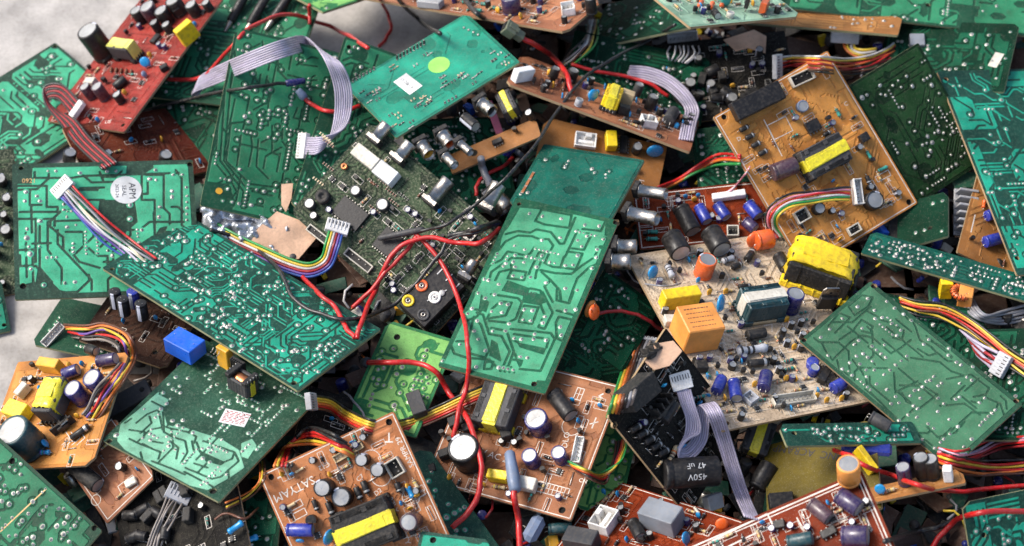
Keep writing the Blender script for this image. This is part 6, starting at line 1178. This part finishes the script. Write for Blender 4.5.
ribbon('fan of mauve wires running into the grey plug at the right edge', [(966, 334, 2, 140), (974, 346, 8, 110), (986, 356, 12, 100), (996, 362, 12, 70)], 'vdvdvv', 3.2, plugs=((1, 15, 1.1),), plugcol='greyres', bound=False)
ribbon('upper red cable curling out at the lower right edge', [(938, 452, 2, 80), (958, 456, 8, 70), (978, 452, 12, 85), (1000, 443, 14, 100), (1030, 440, 10, 95)], 'drivr', 2.5, bound=False)
ribbon('lower yellow and red flat cable at the lower right edge', [(926, 452, 1, 60), (950, 462, 6, 70), (980, 468, 8, 85), (1004, 468, 8, 90), (1034, 466, 6, 90)], 'noryrk', 2.7, bound=False)
ribbon('taupe wires falling from the lowest grey plug at the bottom left', [(176, 500, 8, -30), (168, 516, 12, -28, .8), (158, 534, 12, -20, .6), (152, 552, 6, -10, .6)], 'tttttt', 3.6, r=1.0, plugs=((0, 16, 1.0),), plugcol='greyres', bound=False)
ribbon('lilac ribbon folded over the end of the steep brown board', [(628, 72, 6, 70), (648, 74, 12, 65), (668, 82, 16, 50), (684, 96, 18, 25), (692, 110, 16, 0), (689, 124, 10, -10), (686, 140, 4, -5)], 'lllvll', 2.6)
ribbon('small rainbow cable hanging from the top brown board', [(593, 20, -6, 0), (592, 32, 6, -5), (588, 44, 8, -25), (576, 56, 8, -45), (562, 68, 5, -50)], 'kewnyg', 2.4, bound=False)
ribbon('yellow wires under a white plug at the top right', [(848, 38, -2, 0), (850, 48, 6, 10), (860, 53, 9, 60), (876, 53, 8, 85)], 'oywy', 3.2, bound=False)
solo('box', 'white plug hanging from the narrow edge on board', 'plug', 844, 37, 8, -4, (0, -.2), w=30, d=13, h=8, col='paper', name='white_plug')
ribbon('white wires fanned below the white header in the top gap', [(684, 46, 10, 0), (684, 54, 8, 0, 1.1), (678, 62, 2, -10, .8)], 'ewewewe', 4.6, r=1.0, bound=False)
ribbon('thin orange and brown wires at the right corner of the pale board', [(262, 462, 2, 40), (262, 480, 6, 20), (250, 494, 8, -30), (226, 506, 5, -80)], 'oyn', 2.6, r=.9, bound=False)
ribbon('grey twisted wire bundle in the dark gap right of the orange block', [(966, 300, 2, 10), (980, 316, 4, 20), (998, 318, 5, 70), (1030, 312, 2, 85)], 'eeeee', 3.0, bound=False)
# ================================================================ single wires
wire('red_wire', 'red wire arching across the top left under the white ribbon', [(168, 79, 3), (190, 80, 8), (206, 74, 12), (228, 50, 14), (250, 28, 16), (284, 15, 16), (318, 22, 14), (346, 34, 10), (368, 48, 2)], 2.2)
wire('red_wire', 'red wire bending down from the top edge above the shiny board', [(376, -6, 8), (386, 10, 8), (391, 26, 8), (386, 38, 6), (378, 47, 3)], 2.0)
wire('red_wire', 'short red wire stub standing below the yellow green board tip', [(310, 4, 4), (309, 14, 10), (309, 24, 4)], 2.0)
wire('black_wire', 'black wire ending in a blue sleeve on the bunched tracks board', [(140, 112, 2), (168, 104, 8), (206, 95, 14), (246, 88, 12), (278, 84, 8), (292, 82, 8)], 1.9, 'k', ((1, 'bluesleeve', 22),))
wire('red_wire', 'red wire with a blue grey sleeve beside the hanging grey ribbon', [(302, 96, 7), (312, 104, 7), (326, 111, 6), (345, 112, 5), (360, 106, 2)], 2.2, 'r', ((0, 'greyblue', 12),))
wire('black_wire', 'long black wire with a grey sleeve curving up to the top right', [(408, 232, 16), (426, 230, 22), (446, 224, 34), (474, 206, 78), (506, 178, 125), (536, 144, 110), (560, 108, 70), (584, 78, 34), (614, 58, 30), (650, 40, 22), (676, 24, 8)], 1.7, 'k', ((0, 'greysleeve', 50),))
wire('red_wire', 'red wire with a pinched end zigzagging on the slanting teal board', [(299, 270, 4), (304, 278, 8), (320, 294, 6), (334, 306, 5), (344, 324, 5), (355, 338, 4)], 2.3)
wire('red_wire', 'red wire bent up from the slanting teal board to the central board', [(356, 339, 4), (362, 322, 10), (374, 292, 16), (388, 262, 20), (404, 244, 22), (430, 238, 22), (458, 243, 20), (480, 243, 16), (500, 229, 6)], 2.4)
wire('red_wire', 'short thick red wire stub beside the bent red wire', [(353, 308, 6), (368, 294, 14), (386, 272, 16), (404, 252, 16), (418, 236, 14)], 2.3, 'r', ((0, 'bare', 2),))
wire('red_wire', 'red wire falling straight down the left side of the central board', [(414, 232, 14), (432, 250, 16), (448, 274, 16), (460, 306, 18), (468, 344, 14), (466, 386, 16), (458, 414, 22), (454, 438, 14)], 2.3)
wire('red_wire', 'red wire looping over the lime green board to the bottom', [(366, 362, 10), (390, 363, 12), (414, 363, 12), (434, 370, 14), (450, 394, 18), (470, 424, 26), (480, 456, 28), (480, 486, 26), (470, 510, 18), (452, 528, 8)], 2.7, 'r', ((0, 'greysleeve', 8),))
wire('black_wire', 'black wire sagging across the slanting teal board to the jacks', [(210, 230, 2), (232, 236, 5), (258, 250, 8), (280, 272, 8), (292, 296, 7), (316, 312, 6), (350, 319, 7), (388, 308, 14), (416, 284, 18), (438, 256, 20), (452, 238, 20), (478, 232, 16), (500, 222, 8)], 2.0, 'k')
wire('red_wire', 'pinkish red wire hanging from a blue grey sleeve at the bottom', [(514, 478, 18), (515, 498, 18), (519, 520, 18), (521, 556, 16)], 3.0, 'r', ((0, 'greyblue', 42),))
wire('red_wire', 'thick red wire sweeping across the lower right to the edge', [(834, 450, 12), (848, 455, 30), (866, 466, 32), (888, 474, 34), (916, 484, 26), (944, 491, 28), (980, 490, 24), (1032, 485, 18)], 2.2)
wire('red_wire', 'pinkish red wire curving over the bottom right corner board', [(926, 556, 4), (942, 534, 10), (958, 520, 14), (984, 512, 14), (1034, 512, 12)], 2.5)
wire('black_wire', 'short black wire joining the pinkish red wire at the bottom right', [(884, 542, 4), (910, 534, 12), (936, 527, 14), (954, 520, 15)], 2.4, 'k')
wire('red_wire', 'red wire from an olive plug at the top centre', [(521, 37, 100), (535, 45, 84), (552, 56, 26), (566, 74, 20), (572, 92, 8)], 2.8, 'r', ((0, 'plug', 24),))
wire('red_wire', 'red wire behind the yellow coil of the steep brown board', [(572, 64, 8), (600, 72, 8), (624, 76, 8), (650, 84, 12), (668, 96, 6)], 2.0, 'r')
wire('dark_red_wire', 'dark red wire lying on the deep green board left of the beige board', [(592, 318, 4), (608, 311, 8), (630, 313, 8), (648, 320, 8), (662, 330, 4)], 1.8, 'd')
wire('red_wire', 'red wire with violet sleeve hidden beside the long black wire', [(476, 196, 4), (477, 186, 8), (484, 176, 10), (500, 168, 8), (512, 158, 3)], 2.0, 'r')
wire('sleeved_wire', 'bluish grey sleeved wire end left of the dark teal board', [(492, 188, 10), (487, 178, 14), (482, 166, 16), (480, 158, 10)], 3.8, 'e')
wire('white_wire', 'thin pale wire bent around the left corner of the beige board', [(627, 262, 6), (629, 274, 8), (640, 283, 9), (662, 286, 8), (680, 284, 3)], .9, 'e')
wire('black_wire', 'short black wire end at the left of the central board top', [(448, 236, 22), (462, 234, 23), (480, 228, 20), (496, 222, 8)], 2.6, 'k')
wire('grey_wire', 'thin dark wire strand in the gap under the dark taped cables', [(344, 392, 2), (356, 404, 6), (366, 420, 4)], 1.2, 'e')
wire('black_wire', 'thick black wire on the shadowed floor gap above the shiny board', [(396, -4, 6), (410, 12, 6), (424, 24, 5), (440, 34, 2)], 2.4, 'k')
wire('black_wire', 'black wire hanging over the edge of the top brown board', [(462, -6, 22), (470, 6, 24), (480, 16, 22), (492, 22, 8)], 2.6, 'k')
wire('red_wire', 'small red wire strand on the small green board at the bottom left', [(214, 520, 5), (226, 514, 8), (244, 518, 8), (258, 508, 5)], 1.1, 'n')
wire('black_wire', 'dark blue wire along the top edge of the slanting teal board', [(204, 222, 3), (222, 234, 6), (238, 240, 7), (254, 246, 5)], 1.6, 'b')
# capacitor lettering wrapped on the sleeve
def wrap_text(parent_filter, s, size, ang0, xoff, m='paper'):
    bb = BY['b42']; cap = [o for o in bb.root.children if o.name.startswith('electrolytic') and o.get('label')][0]; r = 14.25 * U
    src = text_mesh(s, size, m); me = src.copy()
    import bmesh
    bm = bmesh.new(); bm.from_mesh(me); bmesh.ops.subdivide_edges(bm, edges=[e for e in bm.edges if e.calc_length() > 1.5 * U], cuts=2)
    for v in bm.verts:
        a = ang0 + v.co.y / r; x = v.co.x + xoff * U; v.co = Vector((-x, -r * math.sin(a) * 1.0, 14 * 1.02 * U + r * math.cos(a)))
    bmesh.ops.recalc_face_normals(bm, faces=bm.faces); bm.to_mesh(me); bm.free(); link('printed_lettering', me, cap)
wrap_text(None, '450V', 8.5, .25, -2); wrap_text(None, '47 uF', 8, -.5, -2)
# ================================================================ floor, scrap below, camera, light
def floor():
    n = 2; S = 6000; mb = MB(); mb.add([(-S, -S, 0), (S, -S, 0), (S, S, 0), (-S, S, 0)], [[0, 1, 2, 3]], mat('concrete', (.44, .41, .375), .8, 0, .5, bump=.35, nscale=.25, dustcol=(.34, .31, .275)))
    o = link('ground', mb.mesh('ground')); o['kind'] = 'structure'
floor()
def scrap():
    rng = random.Random(77); mb = MB(); mats = ['deepgreen', 'darkbrown', 'blackmatte', 'black', 'charcoal']
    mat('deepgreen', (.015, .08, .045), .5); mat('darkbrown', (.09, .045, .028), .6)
    for k in range(4200):
        x = rng.uniform(-620, 640); y = rng.uniform(-420, 520); m = mound(x, y)
        if m < 22: continue
        z = rng.uniform(.4, 1.05) * m - 4
        T = TR(x, y, z) @ RZ(rng.uniform(0, 6)) @ RX(rng.uniform(-.5, .5)) @ RY(rng.uniform(-.5, .5)); t = rng.random()
        if t < .4: mb.box((0, 0, 0), (rng.uniform(14, 44), rng.uniform(10, 28), 2.5), rng.choice(mats[:3]), .3, T)
        elif t < .6: mb.box((0, 0, 0), (rng.uniform(5, 16), rng.uniform(4, 10), rng.uniform(4, 12)), rng.choice(['blackmatte', 'black', 'charcoal', 'amber', 'offwhite', 'bluebox', 'yellow', 'grey']), .6, T)
        elif t < .85: r = rng.uniform(2.5, 6); h = r * rng.uniform(2, 3); mb.lathe([(r * .9, 0), (r, 1), (r, h - .6), (r * .9, h), (.01, h)], rng.choice(['black', 'black', 'navy', 'steel', 'charcoal', 'blue']), 10, T)
        else: mb.tube([(-12, 0, 0), (-4, 5, 3), (6, 3, 4), (14, -3, 0)], 1.3, wmat(rng.choice('kkdterwyo')), 6, T)
    # solid core so no floor shines through
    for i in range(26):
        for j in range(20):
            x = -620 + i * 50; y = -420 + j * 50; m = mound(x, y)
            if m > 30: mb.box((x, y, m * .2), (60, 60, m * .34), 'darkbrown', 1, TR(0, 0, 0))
    o = link('scrap_pile', mb.mesh('scrap_pile')); tag(o, 'dark jumble of broken board pieces and small parts at the bottom of the heap', 'electronic scrap', None, 'stuff')
scrap()
cam = bpy.data.cameras.new('camera'); co = bpy.data.objects.new('camera', cam); COL.objects.link(co)
cam.sensor_width = 36; cam.lens = F * 36 / 1024; cam.clip_start = .01; cam.clip_end = 100
co.matrix_world = Matrix(((CR.x, CU.x, -CF.x, CPOS.x * U), (CR.y, CU.y, -CF.y, CPOS.y * U), (CR.z, CU.z, -CF.z, CPOS.z * U), (0, 0, 0, 1)))
cam.dof.use_dof = True; cam.dof.focus_distance = 1890 * U; cam.dof.aperture_fstop = 9
SC.camera = co
w = bpy.data.worlds.new('World'); SC.world = w; w.use_nodes = True; nt = w.node_tree; sk = nt.nodes.new('ShaderNodeTexSky'); sk.sky_type = 'NISHITA'; sk.sun_disc = False
SEL, SAZ = math.radians(46), math.radians(-78)      # azimuth clockwise from +y (image up)
sk.sun_elevation = SEL; sk.sun_rotation = SAZ; sk.air_density = 1; sk.dust_density = 3; sk.ozone_density = .5
bg = nt.nodes['Background']; nt.links.new(sk.outputs[0], bg.inputs[0]); bg.inputs[1].default_value = .13
sl = bpy.data.lights.new('sun', 'SUN'); sl.energy = 2.1; sl.angle = math.radians(22); sl.color = (1, .96, .9); so = bpy.data.objects.new('sun', sl); COL.objects.link(so)
d = Vector((math.sin(SAZ) * math.cos(SEL), math.cos(SAZ) * math.cos(SEL), math.sin(SEL))); so.rotation_euler = d.to_track_quat('Z', 'Y').to_euler()
SC.view_settings.view_transform = 'Standard'; SC.view_settings.look = 'None'; SC.view_settings.gamma = 1; SC.view_settings.exposure = .78
